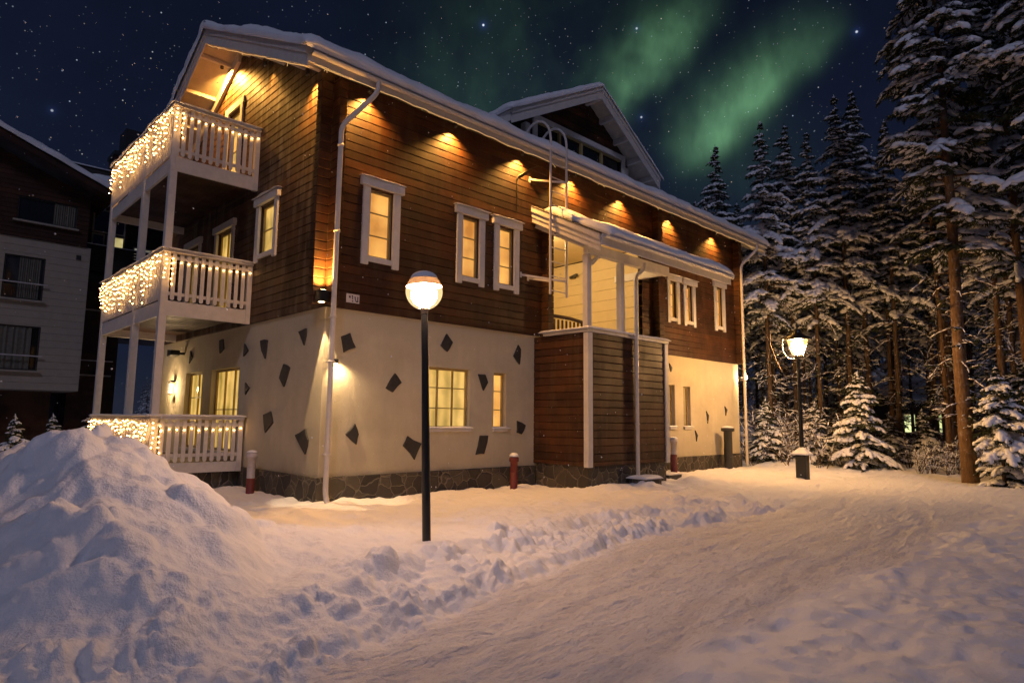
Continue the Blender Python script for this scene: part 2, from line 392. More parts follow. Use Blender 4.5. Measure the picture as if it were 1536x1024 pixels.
X['wcore'] = mat('wall_lamp_core', m_emit((1.0, .66, .30), 30))
X['shell'] = mat('globe_shell', m_shell((1.0, .70, .32), .62, .8))
X['lshell'] = mat('lantern_glass', m_shell((1.0, .52, .16), 1.1, .85))
def m_shade(nb):
    d = nb.n('ShaderNodeBsdfDiffuse'); d.inputs[0].default_value = (.40, .33, .24, 1); t = nb.n('ShaderNodeBsdfTranslucent'); t.inputs[0].default_value = (.0052, .0033, .0013, 1)
    a = nb.n('ShaderNodeAddShader'); nb.nt.links.new(d.outputs[0], a.inputs[0]); nb.nt.links.new(t.outputs[0], a.inputs[1]); return a.outputs[0]
X['globecap'] = mat('globe_cap', m_shade)
X['needle'] = mat('needles', m_needle)
X['bark'] = mat('bark', m_bark((.045, .028, .016), (.13, .085, .05)))
X['pinebark'] = mat('pine_bark', m_bark((.075, .042, .022), (.20, .12, .06)))
X['twig'] = mat('twig', m_plain((.10, .07, .045), .8, .3, 9, .2))
X['nwhite'] = mat('neighbour_white', m_plain((.37, .32, .255), .7, .15, 3, .1))
X['nwood'] = mat('neighbour_wood', m_wood((.035, .013, .007), (.07, .026, .012), (.05, .03, .02), .2, .2))
X['sign'] = mat('sign_white', m_plain((.60, .55, .53), .5, .1, 8, .05))

# ------------------------------------------------------------------ ground: one sheet of snow, with the ploughed lane pressed into it
EX = np.array([-60, -9, -5., -3.4, -2.0, 1.0, 3.6, 7., 10., 14., 60]); EY = np.array([-11, -8.6, -7.5, -7.1, -6.62, -5.95, -5.8, -5.7, -5.0, -4.0, -4])
HEAP = (-4.545, -2.85, 1.756)
def ground_h(x, y, fine=True):
    wob = .22*vnoise(x*.9, y*.9)+.08*vnoise(x*3.1, y*3.1)
    side = y-np.interp(x, EX, EY)+wob                                     # > 0: house side of the lane
    fadeB = 1-sst(4.0, 10.0, x)*.80
    rb = -8.75-.10*x*(x > 0)*0-y+wob*1.2+.5*vnoise(x*.4, 3.3)             # > 0: bank on the far side of the lane
    fadeR = 1-sst(8, 13, x)*.6
    h = fadeB*(.11*sst(-.08, .16, side)+.17*sst(.42, .86, side+.25*wob))*(1-.60*sst(1.0, 4.2, side))
    h = h+.09*fadeR*sst(-.1, 1.9, rb)
    road = (1-sst(-.25, .05, side))*(1-sst(-.3, .15, rb))
    bank = np.clip(sst(-.35, .1, side)*(1-sst(.55, 1.5, side)), 0, 1)*fadeB+.08*sst(-.3, .3, rb)*(1-sst(.8, 2.0, rb))*fadeR
    # the heap pushed up beside the balconies
    dx = x-HEAP[0]; dy = y-HEAP[1]
    r = np.sqrt((np.where(dx > 0, dx/1.67, dx/1.75))**2+(np.where(dy > 0, dy/3.1, dy/3.8))**2)+.07*vnoise(x*.8, y*.8)
    heap = HEAP[2]*np.clip(1-r, 0, 1)**1.02*(1-.34*np.clip(1-r, 0, 1)**4)
    h = h+heap+.30*np.exp(-((x+3.1)/1.5)**2-((y+4.3)/1.1)**2)
    on_heap = sst(0, .35, heap)
    soft = 1-road
    h = h+soft*(.07*fbm(x*.8, y*.8, 3)+.045*fbm(x*2.4+3, y*2.4, 3))+on_heap*(.09*fbm(x*1.2, y*1.2, 3, .5))
    if fine:
        wx = x+.12*vnoise(x*3, y*3); wy = y+.12*vnoise(x*3+9, y*3)
        dome = lambda w, r: np.clip(1-(w/r)**2, 0, 1)
        lump = dome(worley(wx*2.3, wy*2.3), .66); lump2 = dome(worley(wx*5.6+5, wy*5.6), .60); lump3 = dome(worley(wx*12+2, wy*12+7), .58); big = dome(worley(wx*1.05+8, wy*1.05+3), .75)
        m = sst(-.1, .25, vnoise(x*.7+4, y*.7))
        m2 = sst(-.25, .3, vnoise(x*1.7+11, y*1.7))
        h = h+bank*(.05*lump*m+.062*lump2*m2+.034*lump3*(.3+m2))+(.5*(1-road)*sst(-.9, -.05, side)*(side < .1))*.03*lump3+on_heap*(.06*big*m+.055*lump*m2+.055*lump2*m*m2+.02*lump3*m*m2)+(soft-bank).clip(0, 1)*(.035*lump2*m*m2+.03*fbm(x*4, y*4, 3))
        h = h-on_heap*.05*np.abs(vnoise(x*1.9, y*1.9+4))+bank*.035*fbm(x*6, y*6, 4, .6)+on_heap*(.05*fbm(x*2.9, y*2.9, 3)+.018*fbm(x*9, y*9, 3))
        for bx, by, br, bh in ((-3.72, -5.04, .34, .15), (-3.32, -4.82, .20, .11), (-5.05, -5.5, .42, .20), (-4.6, -5.75, .26, .08), (-4.75, -4.2, .36, .12), (-3.6, -3.4, .30, .12), (-4.1, -3.9, .22, .09), (-2.9, -4.3, .16, .08), (-2.4, -5.9, .17, .09), (-.4, -5.35, .15, .08), (-3.2, -6.6, .15, .09)):
            q = np.sqrt(((x-bx)/br)**2+((y-by)/(br*.8))**2)+.16*vnoise(x*4+bx*9, y*4); h = h+bh*np.clip(1-q**3, 0, 1)**.6
        rut = .026*fbm(x*1.2, y*5.5, 4, .6)+.020*fbm(x*4, y*13, 3, .6)+.014*np.clip(.6-worley(x*5, y*8), 0, 1)
        near = 1-sst(10, 18, x)
        rt2 = 0
        for c0, w in ((.55, .12), (1.0, .09), (1.9, .13), (2.35, .09)):
            rt2 = rt2-.034*np.exp(-((side+c0)/w)**2)*(.7+.5*vnoise(x*14, side*2))
        h = h+road*(rut+rt2*near)
        # trodden footprints across the yard and lane
        fp = np.clip(.34-worley(x*1.9+13, y*2.6), 0, 1)
        h = h-.10*fp*soft*(1-on_heap)*(1-bank.clip(0, 1))
    # drifts at the wall foot and at the forest edge
    h = h+.10*np.exp(-((y+.4)/.5)**2)*((x > 8.5) & (x < 15))*(.6+1.2*vnoise(x*1.6, y*1.6))
    h = h+.16*np.exp(-((y+2.1)/.45)**2)*((x > 5.2) & (x < 10.5))*(.7+1.6*vnoise(x*1.4, y*1.4))
    fe = np.hypot(x-CAM[0], y-CAM[1])
    h = h+sst(23, 30, fe)*(x > 12)*(.18+.5*fbm(x*.5, y*.5, 3))*(fe < 120)
    # bare footprint of the house is kept low
    ins = (x > .15)*(x < 16.4)*(y > .15)*(y < 9.8)
    h = np.where(ins, np.minimum(h, 0.0), h)
    h = h+.0*x
    trk = road*sum(np.exp(-((side+c0)/w)**2) for c0, w in ((.55, .10), (1.0, .08), (1.9, .11), (2.35, .08)))*sst(-.35, .1, vnoise(x*1.1, side*2+5))
    return h, road*(1-.65*sst(5, 12, x)), trk
def grid_line(parts):
    r = []
    for a, b_, s in parts: r += list(np.arange(a, b_, s))
    return r
def grow(x, s, lim):
    r = []
    while abs(x) < lim: s *= 1.18; x += s; r.append(x)
    return r
gx = np.array(sorted(grow(-8.0, -.05, 400)+grid_line([(-8.0, -6.0, .034), (-6.0, 2.6, .025), (2.6, 8, .05), (8, 18, .11), (18, 34, .25)])+grow(34, .25, 500)))
gy = np.array(sorted(grow(-12.5, -.2, 300)+grid_line([(-12.5, -10.2, .12), (-10.2, -8.0, .034), (-8.0, -4.7, .022), (-4.7, -2.2, .03), (-2.2, 1.0, .06), (1.0, 6.0, .15)])+grow(6.0, .15, 500)))
GX, GY = np.meshgrid(gx, gy); GZ, RD, TK = ground_h(GX, GY)
V = np.stack([GX.ravel(), GY.ravel(), GZ.ravel()], 1); nx, ny = len(gx), len(gy)
I = np.arange(nx*ny).reshape(ny, nx)
Fq = np.stack([I[:-1, :-1].ravel(), I[:-1, 1:].ravel(), I[1:, 1:].ravel(), I[1:, :-1].ravel()], 1)
me = fast_mesh('ground', V, [Fq], X['ground'], True)
at = me.attributes.new('road', 'FLOAT', 'POINT'); at.data.foreach_set('value', RD.ravel().astype(np.float32))
at = me.attributes.new('track', 'FLOAT', 'POINT'); at.data.foreach_set('value', TK.ravel().astype(np.float32))
tag(link('snowy_ground', me), kind='structure')
def gz(x, y): return float(ground_h(np.array([float(x)]), np.array([float(y)]))[0][0])

# ------------------------------------------------------------------ snow pillow on a sloping patch
def snow_patch(P00, P10, P11, P01, T, r, step=.12, seed=0, bulge=.05, rough=.35):
    P00, P10, P11, P01 = [np.array(p, float) for p in (P00, P10, P11, P01)]
    lu = np.linalg.norm(P10-P00); lv = np.linalg.norm(P01-P00)
    nu = max(6, int(lu/step)); nv = max(5, int(lv/step))
    def ax(n, L):
        t = np.linspace(0, 1, n); e = min(.45, r/L); k = np.sin(np.linspace(0, PI/2, 5)); lo = e*(1-np.cos(np.linspace(0, PI/2, 5)))
        mid = np.linspace(e, 1-e, n)[1:-1]; return np.concatenate([lo, mid, 1-lo[::-1]])
    U, Vv = np.meshgrid(ax(nu, lu), ax(nv, lv))
    base = (P00*(1-U[..., None])+P10*U[..., None])*(1-Vv[..., None])+(P01*(1-U[..., None])+P11*U[..., None])*Vv[..., None]
    eu = np.minimum(U, 1-U)*lu; ev = np.minimum(Vv, 1-Vv)*lv
    fu = np.sqrt(np.clip(1-(1-np.clip(eu/r, 0, 1))**2, 0, 1)); fv = np.sqrt(np.clip(1-(1-np.clip(ev/r, 0, 1))**2, 0, 1))
    prof = fu*fv
    n = np.cross(P10-P00, P01-P00); n /= np.linalg.norm(n); n = n if n[2] > 0 else -n
    s = U*lu+seed*13.7; t = Vv*lv+seed*5.1
    h = T*prof*(1+rough*fbm(s*.9, t*.9, 4)+.25*rough*vnoise(s*5, t*5))
    out = np.zeros_like(base)
    du = (P10-P00)/lu; dv = (P01-P00)/lv
    nz = .6+1.5*np.clip(fbm(s*1.3+3, t*1.3, 3)+.3, 0, 1)
    wu = np.where(U < .5, -1, 1)*(1-np.clip(eu/r, 0, 1))*bulge*nz*np.clip(4*fu*(1-fu)+.3, 0, 1); wv = np.where(Vv < .5, -1, 1)*(1-np.clip(ev/r, 0, 1))*bulge*nz*np.clip(4*fv*(1-fv)+.3, 0, 1)
    Vt = base+n*h[..., None]+du*wu[..., None]+dv*wv[..., None]
    ny_, nx_ = U.shape; I = np.arange(nx_*ny_).reshape(ny_, nx_)
    F = np.stack([I[:-1, :-1].ravel(), I[:-1, 1:].ravel(), I[1:, 1:].ravel(), I[1:, :-1].ravel()], 1)
    if np.dot(np.cross(P10-P00, P01-P00), n) < 0: F = F[:, ::-1]
    bot = [I[0, 0], I[0, -1], I[-1, -1], I[-1, 0]]
    return Vt.reshape(-1, 3), F
def snow_obj(name, patches, parent, m=None):
    Vs, Fs, k = [], [], 0
    for p in patches:
        v, f = p; Vs.append(v); Fs.append(f+k); k += len(v)
    return link(name, fast_mesh(name, np.concatenate(Vs), [np.concatenate(Fs)], m or X['snow'], True), parent)

# ------------------------------------------------------------------ THE HOUSE
house = empty('apartment_house', (0, 0, 0), 0, 'large brown log house with beige plaster ground floor, white balconies and warm eave lights', 'house')
LX, LY = 16.6, 10.0
ZP, ZW = .56, 3.79
def P3(axis, u, d, z):          # wall frame: u along the wall, d outwards
    return (u, -d, z) if axis == 1 else (-d, u, z)
def lbox(mb, axis, u0, u1, d0, d1, z0, z1):
    a = P3(axis, u0, d0, z0); c = P3(axis, u1, d1, z1); return mb.box(a[0], c[0], a[1], c[1], a[2], c[2])
def flat_wall(mb, axis, u0, u1, z0, z1, d, holes, reveal=.16):
    us = sorted({u0, u1, *[h[0] for h in holes], *[h[1] for h in holes]}); zs = sorted({z0, z1, *[h[2] for h in holes], *[h[3] for h in holes]})
    for i in range(len(us)-1):
        for j in range(len(zs)-1):
            uc = (us[i]+us[i+1])/2; zc = (zs[j]+zs[j+1])/2
            if any(h[0] < uc < h[1] and h[2] < zc < h[3] for h in holes): continue
            mb.quad(P3(axis, us[i], d, zs[j]), P3(axis, us[i+1], d, zs[j]), P3(axis, us[i+1], d, zs[j+1]), P3(axis, us[i], d, zs[j+1]))
    for h in holes: reveals(mb, axis, h, d, reveal)
def reveals(mb, axis, h, d, dep):
    a, c, z0, z1 = h
    for (ua, za), (ub, zb) in (((a, z0), (a, z1)), ((a, z1), (c, z1)), ((c, z1), (c, z0)), ((c, z0), (a, z0))):
        mb.quad(P3(axis, ua, d, za), P3(axis, ub, d, zb), P3(axis, ub, d-dep, zb), P3(axis, ua, d-dep, za))
def siding(mb, axis, urange, z0, z1, d, holes, bh=.18, ch=.014, cd=.020, reveal=.14):
    k = math.floor(z0/bh)
    while k*bh < z1:
        ra, rb = max(k*bh, z0), min((k+1)*bh, z1); k += 1
        cuts = sorted({ra, rb, *[z for h in holes for z in (h[2], h[3]) if ra < z < rb]})
        for za, zb in zip(cuts[:-1], cuts[1:]):
            u0a, u1a = urange(za); u0b, u1b = urange(zb)
            if u1a-u0a < .05: continue
            if u1b < u0b: u0b = u1b = (u0b+u1b)/2
            zc = (za+zb)/2
            hs = sorted([(h[0], h[1]) for h in holes if h[2] < zc < h[3]])
            segs = []; cura, curb = u0a, u0b
            for h in hs:
                if h[0] > cura: segs.append((cura, curb, h[0], h[0]))
                cura = curb = h[1]
            segs.append((cura, curb, u1a, u1b))
            for a0, b0, a1, b1 in segs:
                if a1-a0 < .004: continue
                lo = ch if abs(za-ra) < 1e-6 else 0; hi = ch if abs(zb-rb) < 1e-6 else 0
                mb.quad(P3(axis, a0, d, za+lo), P3(axis, a1, d, za+lo), P3(axis, b1, d, zb-hi), P3(axis, b0, d, zb-hi))
                if lo: mb.quad(P3(axis, a0, d-cd, za), P3(axis, a1, d-cd, za), P3(axis, a1, d, za+lo), P3(axis, a0, d, za+lo))
                if hi: mb.quad(P3(axis, b0, d, zb-hi), P3(axis, b1, d, zb-hi), P3(axis, b1, d-cd, zb), P3(axis, b0, d-cd, zb))
    for h in holes:
        if reveal: reveals(mb, axis, h, d, reveal)

# openings  (u0,u1,z0,z1)
F_W = [(.84, 1.42, 4.92, 6.36), (3.30, 3.83, 4.92, 6.36), (4.46, 4.98, 4.92, 6.36), (12.02, 12.42, 5.0, 6.2), (13.0, 13.42, 5.0, 6.2), (15.05, 15.48, 5.05, 6.45)]
LOG = (6.22, 10.48, 3.84, 6.97)
F_G = [(2.40, 3.68, 1.46, 2.80), (4.41, 4.82, 1.46, 2.78), (11.95, 12.30, 1.5, 2.84), (12.80, 13.24, 1.5, 2.82)]
G_W = [(2.40, 3.22, 5.35, 6.50), (4.85, 5.85, 4.2, 6.36), (7.2, 8.1, 4.2, 6.36)]
G_T = [(4.78, 5.62, 7.45, 9.55)]
G_G = [(6.45, 7.75, .85, 2.84), (4.02, 5.80, .85, 2.84)]
EAVE_Y, EAVE_Z, RY, RZ = -.65, 8.22, 5.0, 11.1
SL = (RZ-EAVE_Z)/(RY-EAVE_Y)
def roof_z(y): return EAVE_Z+SL*(min(y, 10-y)-EAVE_Y)
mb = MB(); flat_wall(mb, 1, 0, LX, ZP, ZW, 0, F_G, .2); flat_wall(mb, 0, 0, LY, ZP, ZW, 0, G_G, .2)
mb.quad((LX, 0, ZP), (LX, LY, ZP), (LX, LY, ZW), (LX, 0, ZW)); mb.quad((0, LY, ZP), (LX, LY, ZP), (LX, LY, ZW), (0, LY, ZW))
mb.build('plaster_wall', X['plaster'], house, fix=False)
WD = .05
mb = MB(); siding(mb, 1, lambda z: (-WD, LX+WD), ZW, 8.46, WD, F_W+[LOG])
mb.quad((-WD, -WD, ZW), (LX+WD, -WD, ZW), (LX+WD, 0, ZW), (-WD, 0, ZW))
siding(mb, 1, lambda z: (5.9, 11.4), 6.97, 7.0, WD+.004, []) if 0 else None
mb.build('log_wall', X['wood'], house, fix=False)
def gab(z):
    if z <= 8.5: return (-WD, LY+WD)
    t = (z-8.5)/SL; return (-WD+t, LY+WD-t)
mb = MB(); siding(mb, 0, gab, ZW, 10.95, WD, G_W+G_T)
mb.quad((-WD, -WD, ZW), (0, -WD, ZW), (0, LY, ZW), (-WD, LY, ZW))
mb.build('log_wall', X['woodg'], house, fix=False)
mb = MB(); mb.quad((LX+WD, -WD, ZW), (LX+WD, LY, ZW), (LX+WD, LY, 8.5), (LX+WD, -WD, 8.5)); mb.add([(LX+WD, -WD, 8.5), (LX+WD, LY, 8.5), (LX+WD, 5, 11)], [(0, 1, 2)])
mb.quad((0, LY+WD, ZW), (LX, LY+WD, ZW), (LX, LY+WD, 8.46), (0, LY+WD, 8.46)); mb.build('log_wall', X['wood'], house, fix=False)
# rubble plinth, standing a little proud
mb = MB(); mb.box(-.05, 5.80, -.05, .3, -.6, ZP); mb.box(9.08, LX+.05, -.05, .3, -.6, ZP); mb.box(-.05, .3, .3, LY, -.6, ZP)
mb.each('plinth', X['stone'], house, bevel=.015)
# log corner: both walls run on past the corner as stacked log ends
def log_stack(mb, x0, x1, y0, y1, z0, z1, bh=.18):
    k = math.floor(z0/bh)
    while k*bh < z1-.02:
        a, c = max(k*bh, z0)+.005, min((k+1)*bh, z1)-.005; k += 1
        j = .008*math.sin(k*12.9)
        mb.box(x0+j*.5, x1-j*.5, y0-j, y1, a, c)
mb = MB(); log_stack(mb, -WD-.005, .12, -.30, -WD, ZW+.004, 8.34); log_stack(mb, -.31, -WD-.006, -WD+.01, .16, ZW+.004, 8.5)
mb.build('log_corner', X['wood'], house, bevel=.012)
for u0, u1 in ((11.05, 11.30), (5.98, 6.20), (16.35, 16.6)):
    mb = MB(); log_stack(mb, u0, u1, -WD-.24, -WD-.001, ZW+.004, 8.36 if u0 > 6 else 7.0); mb.build('log_corner', X['wood'], house, bevel=.012)
# slate inlays in the plaster
FA = [[(0.35, 3.24), (0.54, 3.33), (0.68, 3.05), (0.42, 2.93)], [(2.95, 3.56), (3.13, 3.38), (2.98, 3.15), (2.79, 3.28)], [(1.62, 2.6), (1.79, 2.41), (1.58, 2.2), (1.41, 2.28)], [(0.73, 1.56), (0.82, 1.35), (0.78, 1.15), (0.53, 1.35)],
 [(1.98, 1.31), (2.34, 1.15), (2.17, 0.81), (1.87, 1.11)], [(5.2, 3.51), (5.29, 3.4), (5.25, 3.02), (5.04, 3.22)], [(3.9, 2.71), (4.12, 2.71), (4.21, 2.53), (4.07, 2.33)], [(5.18, 1.65), (5.48, 1.54), (5.34, 1.32), (5.18, 1.36)], [(3.99, 1.3), (4.24, 1.3), (4.12, 0.88), (3.87, 0.87)],
 [(14.22, 2.05), (14.39, 1.9), (14.29, 1.62)], [(15.51, 2.24), (15.69, 2.12), (15.57, 1.90)], [(13.46, 1.40), (13.63, 1.23), (13.54, 1.03)], [(11.98, 3.52), (12.14, 3.39), (12.07, 3.24)]]
GA = [[(2.89, 3.36), (2.51, 3.34), (2.54, 3.14), (2.59, 2.93), (2.79, 3.12)], [(1.05, 3.39), (0.72, 3.43), (0.71, 3.28), (0.78, 3.09)], [(1.65, 2.77), (1.36, 2.68), (1.59, 2.29), (1.82, 2.48)], [(2.51, 1.72), (2.15, 1.79), (2.02, 1.55), (2.38, 1.34)],
 [(0.97, 1.32), (0.55, 1.45), (0.41, 1.24), (0.51, 0.96)], [(3.59, 2.45), (3.34, 2.32), (3.55, 2.17)], [(3.77, 3.36), (3.54, 3.18), (3.79, 3.06)], [(5.35, 3.56), (5.12, 3.58), (5.03, 3.33), (5.28, 3.23)], [(7.45, 3.45), (7.26, 3.25), (7.49, 3.1)]]
rnd = random.Random(5)
def rag(poly):                  # chipped outline
    r = []
    for i, p in enumerate(poly):
        q = poly[(i+1) % len(poly)]; r.append(p)
        t = rnd.uniform(.35, .65); nx_, ny_ = (q[1]-p[1]), -(q[0]-p[0]); k = rnd.uniform(-.05, .05)
        r.append((p[0]+(q[0]-p[0])*t+nx_*k, p[1]+(q[1]-p[1])*t+ny_*k))
    return r
for pl in FA: mb = MB(); mb.prism(rag(pl), 1, -.034, .03); mb.build('slate_inlay', X['slate'], house, bevel=.008)
for pl in GA: mb = MB(); mb.prism(rag(pl), 0, -.034, .03); mb.build('slate_inlay', X['slate'], house, bevel=.008)

def window(axis, h, d, m, nv=0, nh=2, trim=.2, legs=.17, head=True, snow=True, dep=.11, sill=False, sash='sash'):
    u0, u1, z0, z1 = h; w = MB()
    if trim:
        lbox(w, axis, u0-trim+.04, u0+.005, d-.02, d+.045, z0-legs, z1+.02); lbox(w, axis, u1-.005, u1+trim-.04, d-.02, d+.045, z0-legs, z1+.02)
        lbox(w, axis, u0+.006, u1-.006, d-.02, d+.040, z0-.10, z0+.01)
        lbox(w, axis, u0-trim-.03*head, u1+trim+.03*head, d-.02, d+(.085 if head else .042), z1+.022, z1+.20)
        o = w.build('window', X['white'], house, bevel=.008)
    else:
        lbox(w, axis, u0-.02, u1+.02, d-.05, d+.05, z0-.07, z0-.002); o = w.build('window', X['white'], house, bevel=.006)
    f = MB(); t = .055; a, c = d-dep-.02, d-dep+.035
    lbox(f, axis, u0, u0+t, a, c, z0, z1); lbox(f, axis, u1-t, u1, a, c, z0, z1); lbox(f, axis, u0+t, u1-t, a, c, z0, z0+t); lbox(f, axis, u0+t, u1-t, a, c, z1-t, z1)
    f.build('sash', X[sash], o)
    g = MB(); mt = .022
    for i in range(nh):
        z = z0+(z1-z0)*(i+1)/(nh+1); lbox(g, axis, u0+t, u1-t, a+.005, c-.008, z-mt/2, z+mt/2)
    for i in range(nv):
        u = u0+(u1-u0)*(i+1)/(nv+1); lbox(g, axis, u-mt*.8, u+mt*.8, a+.004, c-.004, z0+t, z1-t)
    if nh or nv: g.build('glazing_bar', X['sash' if sash == 'sash' else sash], o)
    p = MB(); lbox(p, axis, u0+t*.5, u1-t*.5, a-.03, a+.012, z0+t*.5, z1-t*.5); p.build('pane', m, o)
    if snow:
        zt = z1+.20 if trim else z0-.002; e = .085 if trim else .05
        uu0, uu1 = (u0-trim-.03, u1+trim+.03) if trim else (u0-.02, u1+.02)
        snow_obj('snow', [snow_patch(P3(axis, uu0, d+e, zt), P3(axis, uu1, d+e, zt), P3(axis, uu1, d-.02 if trim else d-.10, zt), P3(axis, uu0, d-.02 if trim else d-.10, zt), .035 if trim else .05, .05, .05, u0)], o)
    return o
for i, h in enumerate(F_W): window(1, h, WD, X['amber'], 0, 2)
window(1, F_G[0], 0, X['amber2'], 2, 2, 0, dep=.14); window(1, F_G[1], 0, X['amber'], 0, 2, 0, dep=.14)
window(1, F_G[2], 0, X['dim'], 0, 2, 0, dep=.14); window(1, F_G[3], 0, X['dim'], 0, 2, 0, dep=.14)
window(0, G_W[0], WD, X['amber2'], 0, 1); window(0, G_W[1], WD, X['amber2'], 1, 0, .18, 0, snow=False); window(0, G_W[2], WD, X['dim'], 1, 0, .18, 0, snow=False)
window(0, G_T[0], WD, X['amber2'], 0, 1, .18, 0, head=False, snow=False)
window(0, G_G[0], 0, X['amber2'], 1, 2, 0, snow=False, dep=.16); window(0, G_G[1], 0, X['amber2'], 2, 1, 0, snow=False, dep=.16)

# ---- main roof
XL, XR = -.95, 17.75; TH = .20
mb = MB()
ye, yb = EAVE_Y, 10-EAVE_Y
mb.prism([(ye, EAVE_Z), (RY, RZ), (yb, EAVE_Z), (yb, EAVE_Z+TH), (RY, RZ+TH+.03), (ye, EAVE_Z+TH)], 0, XL+.03, XR-.03)
roof = mb.build('roof', X['soffit'], house)
mb = MB()                        # rake boards in two steps, both gables
for x, sx in ((XL, -1), (XR, 1)):
    for ya, yb2 in ((ye-.03, RY), (10-ye+.03, RY)):
        za = EAVE_Z+SL*(-.03); 
        for dz0, dz1, t in ((-.16, .10, .035), (.08, .25, .06)):
            xa, xb_ = (x, x+.03) if sx < 0 else (x-.03, x)
            xa, xb_ = (xa-t+.03, xb_) if sx < 0 else (xa, xb_+t-.03)
            mb.prism([(ya, za+dz0), (yb2, RZ+dz0), (yb2, RZ+dz1), (ya, za+dz1)], 0, xa, xb_)
mb.each('rake_board', X['white'], roof)
mb = MB(); mb.box(XL+.03, XR-.03, ye-.03, ye-.001, EAVE_Z-.07, EAVE_Z+TH+.02); mb.build('fascia', X['white'], roof)
# soffit battens under the gable overhang and the white frame board on the wall
mb = MB()
for yy in np.arange(.2, 10, 1.05): 
    z = roof_z(yy)-.045; mb.box(XL+.03, -WD-.02, yy-.05, yy+.05, z-.05, z+.04)
for sgn in (0, 1):
    ya, yb2 = (ye+.4, RY) if not sgn else (10-ye-.4, RY)
    if sgn: fb = MB(); fb.prism([(ya, roof_z(ya)-.30), (yb2, RZ-.30), (yb2, RZ+.01), (ya, roof_z(ya)+.01)], 0, -WD-.09, -WD-.012); fb.build('frame_board', X['white'], roof)
mb.each('soffit_batten', X['white'], roof)
# roof snow
sn = [snow_patch((XL-.05, ye-.08, EAVE_Z+TH-.03), (XR+.05, ye-.08, EAVE_Z+TH-.03), (XR+.05, RY+.1, RZ+TH+.06), (XL-.05, RY+.1, RZ+TH+.06), .25, .24, .13, 1, .08),
      snow_patch((XL-.05, RY-.1, RZ+TH+.06), (XR+.05, RY-.1, RZ+TH+.06), (XR+.05, 10-ye+.08, EAVE_Z+TH-.03), (XL-.05, 10-ye+.08, EAVE_Z+TH-.03), .34, .26, .16, 2, .07)]
snow_obj('roof_snow', sn, roof)
# gutter: open half round
def gutter(mb, x0, x1, y, z, r=.07, n=8):
    prof = [(y+r*math.cos(PI+PI*k/n), z+r*math.sin(PI+PI*k/n)) for k in range(n+1)]
    inn = [(y+(r-.012)*math.cos(PI+PI*k/n), z+(r-.012)*math.sin(PI+PI*k/n)) for k in range(n, -1, -1)]
    mb.prism(prof+inn, 0, x0, x1)
mb = MB(); gutter(mb, XL+.06, XR-.06, ye-.10, EAVE_Z+.09, .062); gutter(mb, XL+.058, XL+.07, ye-.10, EAVE_Z+.09, .058) 
for xx in np.arange(-.6, 17.6, .9): mb.beam((xx, ye-.03, EAVE_Z+.14), (xx, ye-.185, EAVE_Z+.12), .02, .012)
mb.build('gutter', X['pipe'], roof)
def downpipe(pts, r=.05, clamps=()):
    mb = MB(); mb.tube(pts, r, 12)
    o = mb.build('downpipe', X['pipe'], house)
    c = MB()
    for x, y, z in clamps: c.lathe([(r+.001, -.02), (r+.012, -.02), (r+.012, .02), (r+.001, .02)], (x, y, z), 12); c.box(x-.012, x+.012, y+r, y+r+.12, z-.012, z+.012)
    if clamps: c.build('clamp', X['pipe'], o)
    return o
def bend(p, k=6):               # round the corners of a polyline
    p = [Vector(q) for q in p]; r = [p[0]]
    for a, c, d_ in zip(p[:-2], p[1:-1], p[2:]):
        ra = c+(a-c).normalized()*min(.16, (a-c).length*.45); rd = c+(d_-c).normalized()*min(.16, (d_-c).length*.45)
        r += [ra*(1-t)**2+c*2*t*(1-t)+rd*t*t for t in [i/k for i in range(k+1)]]
    return r+[p[-1]]
downpipe(bend([(.52, ye-.11, EAVE_Z+.04), (.50, ye-.11, 8.02), (-.035, -.375, 7.30), (-.035, -.375, .30), (-.04, -.47, .12)]), .05, [(-.035, -.375, z) for z in (6.9, 5.2, 3.55, 2.7, 1.0)])
downpipe(bend([(16.9, ye-.11, EAVE_Z+.04), (16.88, ye-.11, 8.05), (16.42, -.34, 7.45), (16.42, -.34, .15)]), .05, [(16.42, -.34, z) for z in (6.5, 4.9, 3.2, 1.2)])
mb = MB(); v, f = snow_patch((.08, -.38, .10), (.30, -.38, .10), (.30, -.18, .10), (.08, -.18, .10), .07, .06, .04, 3); 
# chimney of the main roof is hidden; the dormer is not
# ---- dormer cross wing
DY = 1.2; DA, DL, DR_ = (10.15, 12.40), (6.06, 10.17), (13.52, 10.20)
mb = MB()
def dorm(off): return [(DL[0], DL[1]+off), (DA[0], DA[1]+off), (DR_[0], DR_[1]+off)]
lo = dorm(0); hi = dorm(.2)
mb.prism([lo[0], lo[1], lo[2], hi[2], hi[1], hi[0]], 1, DY+.03, 8.8); dorm_o = mb.build('dormer', X['soffit'], house)
mb = MB()
for a, c in ((DL, DA), (DR_, DA)):
    for z0, z1, y0 in ((-.20, .10, DY), (.08, .24, DY-.03)): mb.prism([(a[0], a[1]+z0), (c[0], c[1]+z0), (c[0], c[1]+z1), (a[0], a[1]+z1)], 1, y0, DY+.028)
mb.box(DL[0]-.03, DL[0]-.002, DY+.03, 8.8, DL[1]-.12, DL[1]+.2); mb.box(DR_[0]+.002, DR_[0]+.03, DY+.03, 8.8, DR_[1]-.12, DR_[1]+.2)
mb.each('rake_board', X['white'], dorm_o)
sl1 = (DA[1]-DL[1])/(DA[0]-DL[0]); sl2 = (DA[1]-DR_[1])/(DR_[0]-DA[0])
